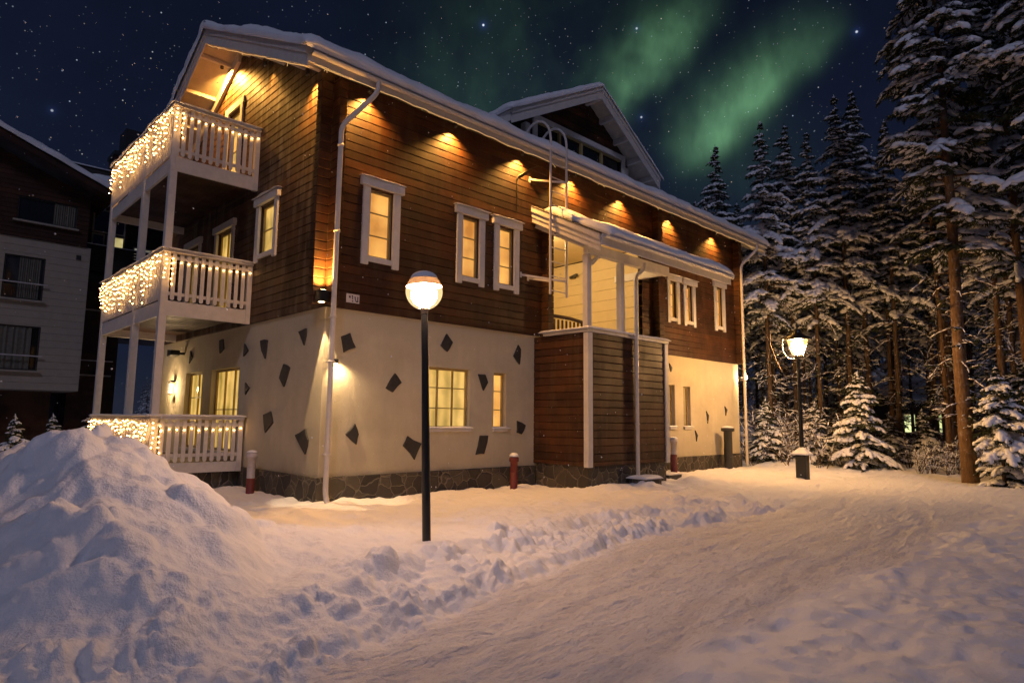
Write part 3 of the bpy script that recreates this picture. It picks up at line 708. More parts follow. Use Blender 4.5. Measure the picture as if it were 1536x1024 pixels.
snow_obj('roof_snow', [snow_patch((DL[0]-.06, DY-.06, DL[1]+.19), (DL[0]-.06, 8.8, DL[1]+.19), (DA[0]+.05, 8.8, DA[1]+.25), (DA[0]+.05, DY-.06, DA[1]+.25), .20, .18, .13, 4, .06),
                       snow_patch((DA[0]-.05, DY-.06, DA[1]+.25), (DA[0]-.05, 8.8, DA[1]+.25), (DR_[0]+.06, 8.8, DR_[1]+.19), (DR_[0]+.06, DY-.06, DR_[1]+.19), .12, .14, .15, 5, .04)], dorm_o)
DWY = 1.85; wl, wr = 7.25, 12.45
DH = [(7.75, 12.05, 9.75, 10.83)]
def drange(z):
    return (max(wl, DL[0]+(z-DL[1])/sl1), min(wr, DR_[0]-(z-DR_[1])/sl2))
mb = MB()
_p3 = P3
def siding_at(y, *a):
    global P3
    P3 = lambda axis, u, d, z: (u, y-d, z)
    siding(mb, 1, *a); P3 = _p3
siding_at(DWY, drange, 9.2, DA[1]-.02, 0, DH)
mb.quad((wl, DWY, 9), (wl, 8.5, 9), (wl, 8.5, 10.9), (wl, DWY, 10.9)); mb.quad((wr, DWY, 9), (wr, 8.5, 9), (wr, 8.5, 10.95), (wr, DWY, 10.95))
mb.build('dormer_wall', X['wood'], dorm_o, fix=False)
mb = MB(); mb.box(7.55, 12.25, DWY-.06, DWY+.005, 10.835, 11.0); mb.box(7.55, 7.74, DWY-.05, DWY+.006, 9.3, 10.83); mb.box(12.06, 12.25, DWY-.05, DWY+.006, 9.3, 10.83)
for u in (wl-.02, wr-.18): mb.box(u, u+.2, DWY-.03, DWY+.17, 9.2, 10.62)
mb.each('window_trim', X['white'], dorm_o)
mb = MB()
for u in (8.82, 9.9, 10.97): mb.box(u-.05, u+.05, DWY-.01, DWY+.07, 9.75, 10.83)
mb.box(7.75, 12.05, DWY, DWY+.06, 10.77, 10.83); mb.each('glazing_bar', X['sash'], dorm_o)
mb = MB(); mb.box(7.75, 12.05, DWY+.08, DWY+.10, 9.75, 10.83); mb.build('pane', X['glass'], dorm_o)
mb = MB()
for t in (.22, .45, .68, .90):  # lookout beams under the right overhang
    x = DA[0]+(DR_[0]-DA[0])*t; z = DA[1]-sl2*(x-DA[0]); mb.box(x-.06, x+.06, DY+.03, DWY, z-.16, z+.01)
x = DA[0]; mb.box(x-.07, x+.07, DY+.03, DWY, DA[1]-.22, DA[1]-.05); mb.each('lookout_beam', X['white'], dorm_o)

# ---- loggia recess and its lean-to roof
mb = MB()
lx0, lx1, lz0, lz1 = LOG; dep = 4.2
cb = .34
k = 0; z = lz0-.7
while z < 6.95:                 # wide cream boards with shadow gaps
    z2 = min(z+cb, 6.95)
    mb.quad((lx1, dep, z+.012), (lx1, -WD, z+.012), (lx1, -WD, z2-.012), (lx1, dep, z2-.012))
    mb.quad((lx1+.016, dep, z-.012), (lx1+.016, -WD, z-.012), (lx1, -WD, z+.012), (lx1, dep, z+.012))
    mb.quad((lx0, dep, z+.012), (lx1, dep, z+.012), (lx1, dep, z2-.012), (lx0, dep, z2-.012))
    z += cb
mb.quad((lx0, -WD, 3.1), (lx0, dep, 3.1), (lx0, dep, 6.97), (lx0, -WD, 6.97)); mb.build('loggia_lining', X['cream'], house, fix=False)
mb = MB(); mb.box(lx0, lx1, -WD, dep, 6.97, 7.03); mb.box(lx0, lx1, 0.0, dep, 3.02, 3.1); mb.each('loggia_ceiling', X['cream'], house)
mb = MB()                       # brown stair railing inside
for i in range(11): x = 6.4+.16*i; mb.box(x-.022, x+.022, .0, .04, 3.1, 4.32)
mb.tube([(6.25, .02, 4.40), (7.2, .02, 4.40), (7.75, .02, 4.35), (8.0, .02, 4.22), (8.1, .02, 3.9)], .05, 8); mb.build('stair_railing', X['deck'], house)
LE_Y, LE_Z, LW_Z, l0, l1 = -2.28, 5.80, 6.97, 5.58, 11.75
mb = MB(); mb.prism([(LE_Y, LE_Z), (-WD-.02, LW_Z), (-WD-.02, LW_Z+.14), (LE_Y, LE_Z+.14)], 0, l0+.04, l1); lean = mb.build('porch_roof', X['soffit'], house)
mb = MB()
for z0, z1, x0 in ((-.26, -.12, l0+.02), (-.13, .02, l0+.005), (.01, .17, l0-.02)):
    mb.prism([(LE_Y, LE_Z+z0), (-WD-.02, LW_Z+z0), (-WD-.02, LW_Z+z1), (LE_Y, LE_Z+z1)], 0, x0, l0+.038)
mb.box(l0+.038, l1, LE_Y-.03, LE_Y-.002, LE_Z-.10, LE_Z+.17); gutter(mb, l0+.06, l1-.02, LE_Y-.10, LE_Z+.11, .06); mb.build('fascia', X['white'], lean)
mb = MB(); mb.prism([(LE_Y-.02, LE_Z+.145), (-WD-.02, LW_Z+.145), (-WD-.02, LW_Z+.165), (LE_Y-.02, LE_Z+.165)], 0, l0-.03, l1+.02); mb.build('roofing', X['roofdark'], lean)
snow_obj('roof_snow', [snow_patch((l0+.30, LE_Y-.06, LE_Z+.16), (l1+.02, LE_Y-.06, LE_Z+.16), (l1+.02, -.35, LW_Z+.02), (l0+.30, -.35, LW_Z+.02), .20, .2, .10, 7, .07)], lean)
mb = MB(); mb.box(5.70, 9.20, -1.82, -1.68, 5.62, 5.86); mb.beam((5.9, -1.75, 5.38), (6.2, -1.75, 5.65), .08, .08, (0, 1, 0)); mb.beam((5.76, -1.75, 5.8), (5.76, -.1, 6.65), .1, .16, (0, 0, 1))
mb.box(9.08, 9.20, -1.67, -.06, 5.66, 5.86); mb.each('porch_beam', X['white'], lean)
# ---- log box bay under it
B0, B1, BD, BT = 5.78, 9.10, 1.75, 3.74
mb = MB()
P3 = lambda axis, u, d, z: (u, -BD-d, z)
siding(mb, 1, lambda z: (B0, B1), .62, BT, 0, [])
P3 = lambda axis, u, d, z: (B0-d, u, z)
siding(mb, 0, lambda z: (-BD, 0), .62, BT, 0, [])
P3 = _p3
mb.quad((B1, -BD, .62), (B1, 0, .62), (B1, 0, BT), (B1, -BD, BT)); bay = mb.build('log_bay', X['bwood'], house, fix=False)
mb = MB(); mb.box(B0+.04, B1-.04, -BD+.04, -.06, -.5, .66); mb.each('plinth', X['stone'], bay, bevel=.015)
mb = MB(); mb.box(B0-.035, B0+.13, -BD-.035, -BD+.11, .60, BT-.01); mb.box(B1-.12, B1+.03, -BD-.035, -BD+.11, .60, BT-.01)
mb.each('corner_board', X['white'], bay, bevel=.006)
mb = MB(); mb.box(B0-.05, B1+.05, -BD-.05, -BD+.16, BT, BT+.075); mb.box(B0-.05, B0+.16, -BD+.161, -WD-.30, BT, BT+.075); mb.box(B1-.16, B1+.05, -BD+.161, -WD-.02, BT, BT+.075); mb.each('top_rail', X['white'], bay, bevel=.008)
snow_obj('snow', [snow_patch((B0-.05, -BD-.06, BT+.075), (B1+.05, -BD-.06, BT+.075), (B1+.05, -BD+.16, BT+.075), (B0-.05, -BD+.16, BT+.075), .07, .08, .07, 8),
                  snow_patch((B0-.06, -BD+.1, BT+.075), (B0+.16, -BD+.1, BT+.075), (B0+.16, -.3, BT+.075), (B0-.06, -.3, BT+.075), .06, .08, .07, 9)], bay)
for x in (B0+.05, 7.15):
    mb = MB(); mb.box(x-.075, x+.075, -BD-.01, -BD+.14, BT+.13, 5.62); mb.build('porch_post', X['white'], house, bevel=.006)
downpipe(bend([(7.80, -1.98, 5.70), (7.78, -1.96, 5.52), (7.62, -1.82, 5.36), (7.62, -1.82, .16)]), .05, [(7.62, -1.82, z) for z in (3.3, 1.6)])

# ---- balconies, three storeys
BX = 1.92; y0b, y1b = 3.48, 8.70
def balcony(zt, zb, zf):
    mb = MB(); mb.box(-BX+.06, -WD-.002, y0b+.06, y1b-.06, zf-.07, zf); n = 9
    for i in range(14): 
        x = -BX+.08+i*.13; mb.box(x, x+.122, y0b+.062, y1b-.062, zf-.10, zf-.072)
    o = mb.build('balcony', X['deck'], house)
    mb = MB(); mb.box(-BX, -BX+.055, y0b, y1b, zb, zf+.02); mb.box(-BX+.056, -WD-.003, y0b, y0b+.055, zb, zf+.02); mb.box(-BX+.056, -WD-.003, y1b-.055, y1b, zb, zf+.02)
    mb.each('edge_beam', X['white'], o, bevel=.006)
    mb = MB(); mb.box(-BX-.07, -BX+.10, y0b-.07, y1b+.05, zt-.06, zt); mb.box(-BX+.101, -WD-.003, y0b-.07, y0b+.10, zt-.06, zt)
    mb.box(-BX-.0, -BX+.05, y0b, y1b, zt-.20, zt-.13); mb.box(-BX+.051, -WD-.003, y0b, y0b+.05, zt-.20, zt-.13); mb.box(-BX, -BX+.05, y0b, y1b, zf+.14, zf+.21); mb.box(-BX+.051, -WD-.003, y0b, y0b+.05, zf+.14, zf+.21)
    mb.build('handrail', X['white'], o, bevel=.006)
    mb = MB(); w = .082
    def slat(axis, u, d):
        zl, zh = zf+.035, zt-.07; pts = [(u-w/2, zl+.03), (u-w*.25, zl), (u+w*.25, zl), (u+w/2, zl+.03), (u+w/2, zh), (u-w/2, zh)]
        mb.prism(pts, 0 if axis == 'y' else 1, d, d+.022)
    for i in range(40):
        yy = y0b+.12+i*.132
        if yy < y1b-.05: slat('y', yy, -BX-.024)
    for i in range(12): slat('x', -BX+.19+i*.147, y0b-.024)
    mb.build('baluster', X['white'], o)
    mb = MB(); mb.box(-.16, -WD-.003, y0b-.02, y0b+.10, zb, zt-.061); mb.build('end_post', X['white'], o)
    snow_obj('snow', [snow_patch((-BX-.07, y0b-.07, zt), (-BX+.10, y0b-.07, zt), (-BX+.10, y1b+.05, zt), (-BX-.07, y1b+.05, zt), .045, .06, .07, 10+zt),
                      snow_patch((-BX+.05, y0b-.07, zt), (-WD, y0b-.07, zt), (-WD, y0b+.10, zt), (-BX+.05, y0b+.10, zt), .045, .06, .07, 20+zt)], o)
    return o
BAL = [(8.45, 6.95, 7.25), (5.20, 3.78, 4.08), (1.66, .47, .67)]
for a in BAL: balcony(*a)
for yy in (y0b+.08, 5.55, y1b-.08):
    mb = MB(); mb.box(-BX-.03, -BX+.12, yy-.075, yy+.075, -.2, 8.39); mb.build('balcony_post', X['white'], house, bevel=.008)
mb = MB(); mb.box(-BX+.15, -.06, y0b+.15, y1b-.1, -.4, .46); mb.build('terrace_base', X['stone'], house)
mb = MB(); mb.tube(bend([(-.08, 5.9+3.9, 8.0), (-.08, 9.8, 7.6), (-.08, 9.85, .2)]), .04); mb.build('downpipe', X['pipe'], house)
mb = MB(); mb.tube([(5.05, -WD-.012, 6.86), (5.05, -WD-.012, 7.72), (5.12, -WD-.012, 7.82), (5.55, -WD-.012, 8.12), (5.7, -.2, 8.2)], .012, 6); mb.build('cable', X['black'], house)
# ------------------------------------------------------------------ lights and fittings
def ico(sub):
    import bmesh
    bm = bmesh.new(); bmesh.ops.create_icosphere(bm, subdivisions=sub, radius=1); bm.verts.ensure_lookup_table()
    v = np.array([x.co[:] for x in bm.verts]); f = np.array([[q.index for q in p.verts] for p in bm.faces]); bm.free(); return v, f
ICO1, ICO2, ICO3 = ico(1), ico(2), ico(3)
def spot(parent, loc, aim, energy, ang, blend, colr, rad=.03):
    l = bpy.data.lights.new('spot', 'SPOT'); l.energy = energy; l.spot_size = R(ang); l.spot_blend = blend; l.color = colr; l.shadow_soft_size = rad
    o = bpy.data.objects.new('spot', l); col.objects.link(o); o.parent = parent; o.location = loc
    o.rotation_euler = Vector(aim).to_track_quat('-Z', 'Y').to_euler(); return o
ORNG = (1.0, .46, .09); WARM = (1.0, .68, .36)
# eave downlights: a short can under the soffit with its lamp
EAVE_L = [(.66, 'first from the near corner, above the tall downpipe'), (2.92, 'second from the near corner, above the pair of narrow windows'), (5.10, 'beside the roof ladder above the thin wall cable'), (7.15, 'right of the roof ladder above the porch roof'),
          (9.38, 'midway above the snowy porch roof'), (12.02, 'above the pair of windows right of the porch'), (14.85, 'last before the far downpipe')]
can_me = None
def downlight(loc, label, aim, energy, ang=78):
    global can_me
    t = empty('eave_downlight', loc, 0, label, 'downlight', 'eave downlights')
    if can_me is None:
        m = MB(); m.lathe([(.0, .09), (.045, .09), (.045, -.05), (.036, -.05), (.036, .02), (0, .02)], n=14); h = m.build('housing', X['dkmetal'], t)
        l = MB(); l.lathe([(0, .018), (.034, .018), (.034, .01), (0, .01)], n=14); e = l.build('lens', X['lens'], t); can_me = (h.data, e.data)
    else: link('housing', can_me[0], t); link('lens', can_me[1], t)
    spot(t, (0, 0, -.075), aim, energy, ang, 1.0, ORNG, .02); return t
for u, lb in EAVE_L:
    downlight((u, -.20, 8.355), 'small eave downlight '+lb, (0, .06, -1), 800, 124)
downlight((-.25, .75, 8.74), 'small gable downlight under the rake near the house corner', (.12, 0, -1), 520, 118)
downlight((-.25, 3.0, 9.88), 'faint gable downlight under the middle of the right rake', (.3, 0, -1), 110, 90)
downlight((-.36, 5.5, 10.76), 'brightest gable downlight close under the roof peak', (.42, .12, -1), 1700, 160)
# rope lights under the gutter and the rake
def rope(name, pts, label, seed):
    rr = random.Random(seed); t = empty(name, pts[0], 0, label, 'rope light', 'rope lights along the roof edge')
    p0 = Vector(pts[0]); P = []
    for a, c in zip(pts[:-1], pts[1:]):
        a = Vector(a); c = Vector(c); n = int((c-a).length/.22)
        for i in range(n): P.append(a+(c-a)*i/n+Vector((rr.uniform(-.012, .012), rr.uniform(-.015, .015), rr.uniform(-.025, .01)))-p0)
    P.append(Vector(pts[-1])-p0); m = MB(); m.tube(P, .0065, 6); m.build('cable', X['rope'], t)
    for i in range(3, len(P)-3, 7):         # slack ends where it is tied
        q = P[i+rr.randint(-2, 2)]; k = MB(); dr = (P[1]-P[0]).normalized()
        for j in range(rr.choice([1, 2, 2])):
            v = dr*rr.uniform(-.16, .16)+Vector((0, -.03, rr.uniform(-.10, .0))); k.tube([q, q+v*.5+Vector((0, 0, .02)), q+v], .0055, 5)
        k.build('tied_end', X['rope'], t)
rope('rope_light', [(-.8, EAVE_Y-.06, EAVE_Z-.10), (17.6, EAVE_Y-.06, EAVE_Z-.10)], 'long glowing rope light tied under the gutter of the side eave', 3)
rope('rope_light', [(XL+.05, EAVE_Y+.1, EAVE_Z-.12), (XL+.05, RY, RZ-.18)], 'short glowing rope light tied under the gable rake board', 4)

# fairy lights on the balcony rails
bulb_me = fast_mesh('bulb', ICO1[0]*.0145, [ICO1[1]], X['bulb'], True)
def fairy(label, origin, bulbs, wires, group):
    t = empty('fairy_lights', origin, 0, label, 'fairy lights', group); O = Vector(origin)
    m = MB()
    for w in wires: m.tube([Vector(p)-O for p in w], .004, 4, False)
    m.build('cable', X['white'], t, fix=False)
    for p in bulbs[:100]: link('bulb', bulb_me, t, Vector(p)-O)
    rest = bulbs[100:]
    if rest:
        V = np.concatenate([ICO1[0]*.0145+np.array(Vector(p)-O) for p in rest]); F = np.concatenate([ICO1[1]+12*i for i in range(len(rest))])
        o = link('bulb', fast_mesh('bulb', V, [F], X['bulb'], True), t); o['kind'] = 'stuff'
rnd = random.Random(21)
LVN = ['top', 'middle', 'ground-floor']
for (zt, zb, zf), nm in zip(BAL, LVN):
    x = -BX-.075; bl, wr_ = [], []; yy = y0b+.0; hang = zt-.07
    top = []
    while yy < y1b:
        n = rnd.choice([1, 2, 3, 4, 5, 6, 7]); n = min(n, 4) if nm == 'ground-floor' else n; st = []; off = rnd.uniform(.02, .11); dzk = rnd.uniform(.10, .15)
        for k in range(n):
            z = hang-off-dzk*k+rnd.uniform(-.03, .03); p = (x-.01+rnd.uniform(-.02, .01), yy+rnd.uniform(-.03, .03), z); bl.append(p); st.append(p)
        wr_.append([(x, yy, hang)]+st); top.append((x, yy, hang+rnd.uniform(-.02, .01))); yy += .135+rnd.uniform(-.02, .03)
    wr_.append(top); rnd.shuffle(bl)
    fairy('curtain of warm icicle fairy lights on the long side of the %s balcony' % nm, (x, y0b, zt-.1), bl, wr_, 'icicle lights on the balconies')
    bl = []; wr_ = []; top = []
    for i in range(13):
        xx = -BX+.02+i*.148; z = zt-.24-.05*abs(math.sin(i*1.3)); p = (xx, y0b-.06, z); bl.append(p); top.append(p)
    for k in range(6): bl.append((-BX+.0+rnd.uniform(-.02, .02), y0b-.09, zt-.14-.10*k)); bl.append((-BX+.14+rnd.uniform(-.02, .02), y0b-.055, zt-.2-.11*k))
    fairy('single row of fairy lights along the short end of the %s balcony' % nm, (-BX, y0b-.06, zt-.2), bl, [top], 'fairy lights on balcony ends')

def wall_lamp(name, loc, label, parts):
    return empty(name, loc, 0, label, 'wall lamp')
# corner up-and-down lamp, in the nook of the log ends
t = empty('wall_lamp', (-.19, -.19, 3.93), 0, 'black box lamp in the nook of the log corner shining up and down', 'wall lamp')
m = MB(); m.box(-.085, .11, -.085, .11, -.10, .12); m.build('housing', X['black'], t, bevel=.012)
m = MB(); m.box(-.05, .05, -.05, .05, .121, .128); m.build('lens', X['lens'], t); m = MB(); m.box(-.04, .04, -.04, .04, -.108, -.101); m.build('lens', X['lens'], t)
spot(t, (-.02, -.02, .15), (.10, .10, 1), 650, 120, 1.0, ORNG, .03)
spot(t, (-.02, .05, -.13), (.16, -.0, -1), 330, 42, .35, WARM, .02)
# small lamp behind the near downpipe
t = empty('wall_lamp', (.25, -.02, 2.74), 0, 'small wall lamp half hidden by the near downpipe', 'wall lamp')
m = MB(); m.box(-.04, .04, -.05, .02, -.03, .05); m.build('housing', X['dkmetal'], t, bevel=.006); m = MB(); m.lathe([(0, -.075), (.022, -.07), (.032, -.05), (.028, -.031), (0, -.031)], (0, -.02, 0), 12); m.build('bulb', X['wcore'], t)
spot(t, (.02, -.10, -.06), (.20, .5, -.75), 60, 130, .9, WARM, .03)
# lamp at the far corner
t = empty('wall_lamp', (16.62, -.08, 3.30), 0, 'small round wall lamp glowing at the far right corner of the house', 'wall lamp')
m = MB(); m.box(-.02, .10, -.04, .08, -.02, .03); m.build('bracket', X['dkmetal'], t); m = MB(); m.lathe([(0, -.09), (.05, -.07), (.075, -.0), (.05, .07), (0, .09)], (.16, -.12, .02), 16); m.build('globe', X['wcore'], t)
l = bpy.data.lights.new('point', 'POINT'); l.energy = 80; l.color = WARM; l.shadow_soft_size = .08; o = bpy.data.objects.new('point', l); col.objects.link(o); o.parent = t; o.location = (-.12, -.34, .02)
# terrace wall lantern
t = empty('wall_lamp', (-.0, 8.62, 2.45), 0, 'lit rectangular lantern on the plaster wall of the terrace', 'wall lamp')
m = MB(); m.box(-.12, .0, -.02, .02, .20, .23)
for sx in (-.165, -.045):
    for sy in (-.06, .06): m.box(sx-.006, sx+.006, sy-.006, sy+.006, -.16, .19)
m.box(-.18, -.03, -.075, .075, .18, .20); m.box(-.18, -.03, -.075, .075, -.18, -.16); m.build('frame', X['dkmetal'], t)
m = MB(); m.lathe([(0, -.13), (.045, -.12), (.045, .12), (0, .13)], (-.105, 0, 0), 12); m.build('bulb', X['wcore'], t)
l = bpy.data.lights.new('point', 'POINT'); l.energy = 60; l.color = WARM; l.shadow_soft_size = .06; o = bpy.data.objects.new('point', l); col.objects.link(o); o.parent = t; o.location = (-.30, 0, 0)
# loggia ceiling lamp, seen only as the glow on the cream boards
t = empty('ceiling_lamp', (6.75, 1.5, 6.97), 0, 'glowing ceiling lamp inside the cream porch recess', 'ceiling lamp')
m = MB(); m.lathe([(0, 0), (.13, 0), (.13, -.035), (0, -.035)], n=18); m.build('housing', X['white'], t); m = MB(); m.lathe([(.12, -.036), (.11, -.09), (.06, -.12), (0, -.125)], n=18); m.build('globe', X['wcore'], t)
l = bpy.data.lights.new('point', 'POINT'); l.energy = 330; l.color = (1, .66, .30); l.shadow_soft_size = .1; o = bpy.data.objects.new('point', l); col.objects.link(o); o.parent = t; o.location = (0, 0, -.30)
# swallow-shaped bracket fixture on the cream wall
t = empty('security_camera', (10.47, 2.6, 6.45), 0, 'small dark camera high on the cream porch wall', 'camera')
m = MB(); m.beam((0, 0, 0), (-.12, -.03, .02), .03, .03); m.build('bracket', X['dkmetal'], t); m = MB(); m.beam((-.10, .16, .0), (-.16, -.2, .05), .09, .09); m.build('body', X['dkmetal'], t, bevel=.02)
t = empty('loudspeaker', (-.0, 8.0, 3.40), 0, 'black horn loudspeaker on the plaster above the terrace', 'loudspeaker')
m = MB(); m.box(-.28, 0, -.05, .05, -.03, .03); m.build('bracket', X['black'], t); m = MB(); m.prism([(-.22, -.07), (.12, -.10), (.12, .10), (-.22, .07)], 0, -.42, -.18); m.build('body', X['black'], t, bevel=.02)
# house number
t = empty('number_sign', (.545, -WD-.001, 4.01), 0, 'small white house number plate on the logs beside the near downpipe', 'sign')
m = MB(); m.box(-.145, .145, -.018, 0, -.088, .088); m.build('plate', X['sign'], t, bevel=.004)
def mark(poly): m = MB(); m.prism(poly, 1, -.0215, -.0178); m.build('digit', X['black'], t)
mark([(-.095, .03), (-.075, .055), (-.055, .03), (-.06, -.0), (-.085, .005)])
mark([(-.035, .045), (-.03, .06), (-.005, .06), (-.005, -.02), (-.02, -.02), (-.02, .035)])
mark([(-.03, -.05), (-.005, -.04), (.005, -.06), (-.015, -.075)])
mark([(.03, .04), (.05, .045), (.055, .0), (.075, -.045), (.095, -.045), (.095, .05), (.115, .04), (.115, -.065), (.065, -.065), (.04, -.01)])

# street lamp with the globe
lx, ly = -1.50, -5.39; lz = gz(lx, ly)
t = empty('street_lamp', (lx, ly, lz), 0, 'tall black street lamp with a bright glass globe in front of the house', 'street lamp')
GH = 3.12-lz; t.rotation_euler = Matrix.Rotation(R(-2.1), 4, fw).to_euler()
m = MB(); m.tube([(0, 0, -.4), (0, 0, .9), (.005, 0, 2.0), (0, 0, GH-.20)], [.048, .047, .042, .038], 14); m.build('pole', X['black'], t)
m = MB(); m.lathe([(0, -.262), (.042, -.262), (.044, -.225), (.062, -.212), (.066, -.204), (.06, -.198), (0, -.198)], (0, 0, GH), 24); m.build('collar', X['globecap'], t)
def sph(r, a0, a1, c, n=28, k=14, sz=1.0): return [(r*math.sin(a0+(a1-a0)*i/k), r*math.cos(a0+(a1-a0)*i/k)*sz+c) for i in range(k+1)]
m = MB(); m.lathe(sph(.212, R(72), R(163), GH), n=32); m.build('globe', X['shell'], t, fix=False)
m = MB(); m.lathe(sph(.215, R(2), R(74), GH), n=32); m.build('shade', X['globecap'], t, fix=False)
m = MB(); m.lathe(sph(.15, 0, PI, GH-.035, sz=.98), n=24); m.build('bulb', X['core'], t)
v, f = ICO3; v2 = v.copy(); v2[:, 2] = np.where(v2[:, 2] < .0, v2[:, 2]*.15, v2[:, 2]); v2 = v2*np.array([.158, .158, .095]); v2 += .006*np.stack([vnoise(v[:, 0]*4, v[:, 1]*4)]*3, 1); v2[:, 2] += GH+.148
link('snow_cap', fast_mesh('snow_cap', v2, [f], X['snow'], True), t)

# lantern lamp by the forest
qx, qy = 13.75, -3.36; qz = gz(qx, qy)
t = empty('street_lamp', (qx, qy, qz), 0, 'old style lantern street lamp glowing at the edge of the forest', 'street lamp')
QH = 3.94
m = MB(); m.tube([(0, 0, .5), (0, 0, 2.0), (0, 0, QH-.35)], [.07, .058, .048], 12); m.lathe([(.05, 0), (.08, .03), (.05, .06)], (0, 0, QH-.42), 12); m.build('pole', X['black'], t)
m = MB(); m.box(-.15, .15, -.15, .15, -.5, .72); m.build('base_box', X['dkmetal'], t, bevel=.02)
m = MB(); m.add([(-.24, -.24, .721), (.24, -.24, .721), (.24, .24, .721), (-.24, .24, .721), (-.24, -.24, .76), (.24, -.24, .76), (.24, .24, .76), (-.24, .24, .76), (0, 0, 1.0)], [(3, 2, 1, 0), (0, 1, 5, 4), (1, 2, 6, 5), (2, 3, 7, 6), (3, 0, 4, 7), (4, 5, 8), (5, 6, 8), (6, 7, 8), (7, 4, 8)]); m.build('snow_cap', X['snow'], t, bevel=.03)
m = MB(); m.lathe([(.16, -.26), (.30, .20)], (0, 0, QH), 6, False); m.build('glass', X['lshell'], t, fix=False)
m = MB(); m.lathe([(0, -.22), (.11, -.20), (.17, .0), (.17, .10), (.10, .17), (0, .18)], (0, 0, QH), 18); m.build('bulb', X['core2'], t)
m = MB(); m.lathe([(0, -.30), (.10, -.30), (.10, -.262), (0, -.262)], (0, 0, QH), 18)
for k in range(6): a = k*PI/3; m.beam((.165*math.cos(a), .165*math.sin(a), QH-.26), (.305*math.cos(a), .305*math.sin(a), QH+.2), .016, .016)
m.build('frame', X['black'], t)
m = MB(); m.lathe([(.31, .20), (.42, .22), (.40, .26), (.20, .36), (.14, .44), (.14, .50), (.03, .54), (.03, .66), (0, .70)], (0, 0, QH), 20); m.lathe([(0, .205), (.31, .205)], (0, 0, QH), 20); m.build('lid', X['black'], t)
for s in (-1, 1):
    m = MB(); dx_, dy_ = -.70*s, .72*s
    m.tube(bend([(0, 0, QH-.36), (.22*-dx_*-1 if 0 else .30*dx_, .30*dy_, QH-.38), (.46*dx_, .46*dy_, QH-.1), (.44*dx_, .44*dy_, QH+.24)] if s > 0 else [(.40*dx_, .40*dy_, QH+.23), (.47*dx_, .47*dy_, QH+.28), (.55*dx_, .55*dy_, QH+.34)]), .014, 6); m.build('bracket', X['pipe'], t)
# bent twigs hanging beside the lantern
t = empty('dead_branch', (qx-.55, qy+.62, qz+2.6), 0, 'bare bent branch dangling left of the glowing forest lantern', 'branch')
m = MB(); m.tube([(-.35, .38, 2.3), (-.10, .12, 1.85), (.02, -.02, 1.4), (.12, -.14, .9), (.25, -.26, .55)], [.008, .014, .02, .022, .018], 6)
m.tube([(.1, -.1, 2.35), (.03, -.03, 1.9), (.02, -.02, 1.4), (-.05, .05, .95), (-.03, .03, .5), (.1, -.1, .3)], [.01, .014, .016, .014, .012, .008], 6); m.tube([(-.12, .13, 2.25), (-.02, .02, 1.7), (.02, -.02, 1.4)], .008, 5); m.build('twig', X['twig'], t)

# vent pipes, bollard and pipe box by the wall
def vent(x, y, h, r, label, cap_snow, top, bottom, split=.5):
    z = gz(x, y); t = empty('vent_pipe', (x, y, z), 0, label, 'vent pipe')
    m = MB(); m.lathe([(r, -.3), (r, h*split), (0, h*split)], n=18); m.build('base', bottom, t)
    m = MB(); m.lathe([(r*.98, h*split), (r*.98, h-.12), (r*1.28, h-.11), (r*1.30, h-.03), (r*1.0, h), (0, h+.005)], n=18); m.build('sleeve', top, t)
    v, f = ICO2; q = v.copy(); q[:, 2] = np.where(q[:, 2] < 0, q[:, 2]*.1, q[:, 2]); q = q*np.array([r*1.33, r*1.33, cap_snow]); q[:, 2] += h+.002
    link('snow_cap', fast_mesh('snow_cap', q, [f], X['snow'], True), t); return t
vent(-.30, 2.30, .82, .085, 'white topped vent pipe with a red foot beside the terrace', .05, X['frost'], X['red'], .36)
vent(4.70, -.42, .72, .085, 'short red vent pipe with a snow cap under the narrow window', .09, X['red'], X['red'], .5)
vent(11.45, -.45, .98, .10, 'frosted vent pipe with a dark red foot right of the log bay', .06, X['frost'], X['red'], .52)
z = gz(14.85, -.45); t = empty('bollard', (14.85, -.45, z), 0, 'tall dark bollard with a snowy flat top near the far corner', 'bollard')
m = MB(); m.lathe([(.14, -.3), (.14, 1.22), (.22, 1.24), (.22, 1.34), (0, 1.35)], n=18); m.build('post', X['dkmetal'], t)
v, f = ICO2; q = v.copy(); q[:, 2] = np.where(q[:, 2] < 0, q[:, 2]*.1, q[:, 2]); q = q*np.array([.21, .21, .06]); q[:, 2] += 1.352; link('snow_cap', fast_mesh('snow_cap', q, [f], X['snow'], True), t)
t = empty('drain_box', (7.62, -2.02, gz(7.62, -2.02)), 0, 'low snow topped concrete box under the downpipe of the log bay', 'drain box')
m = MB(); m.box(-.34, .34, -.26, .24, -.3, .12); m.build('box', X['stone'], t, bevel=.02); v, f = snow_patch((-.35, -.27, .12), (.35, -.27, .12), (.35, .25, .12), (-.35, .25, .12), .08, .1, .06, 31); link('snow', fast_mesh('snow', v, [f], X['snow'], True), t)
t = empty('step_slab', (10.9, -.62, gz(10.9, -.62)), 0, 'dark low step slab in the snow beside the frosted vent pipe', 'step')
m = MB(); m.box(-.35, .35, -.22, .22, -.2, .10); m.build('slab', X['dkmetal'], t, bevel=.02); v, f = snow_patch((-.3, -.2, .10), (.36, -.2, .10), (.36, .22, .10), (-.3, .22, .10), .05, .1, .06, 32); link('snow', fast_mesh('snow', v, [f], X['snow'], True), t)

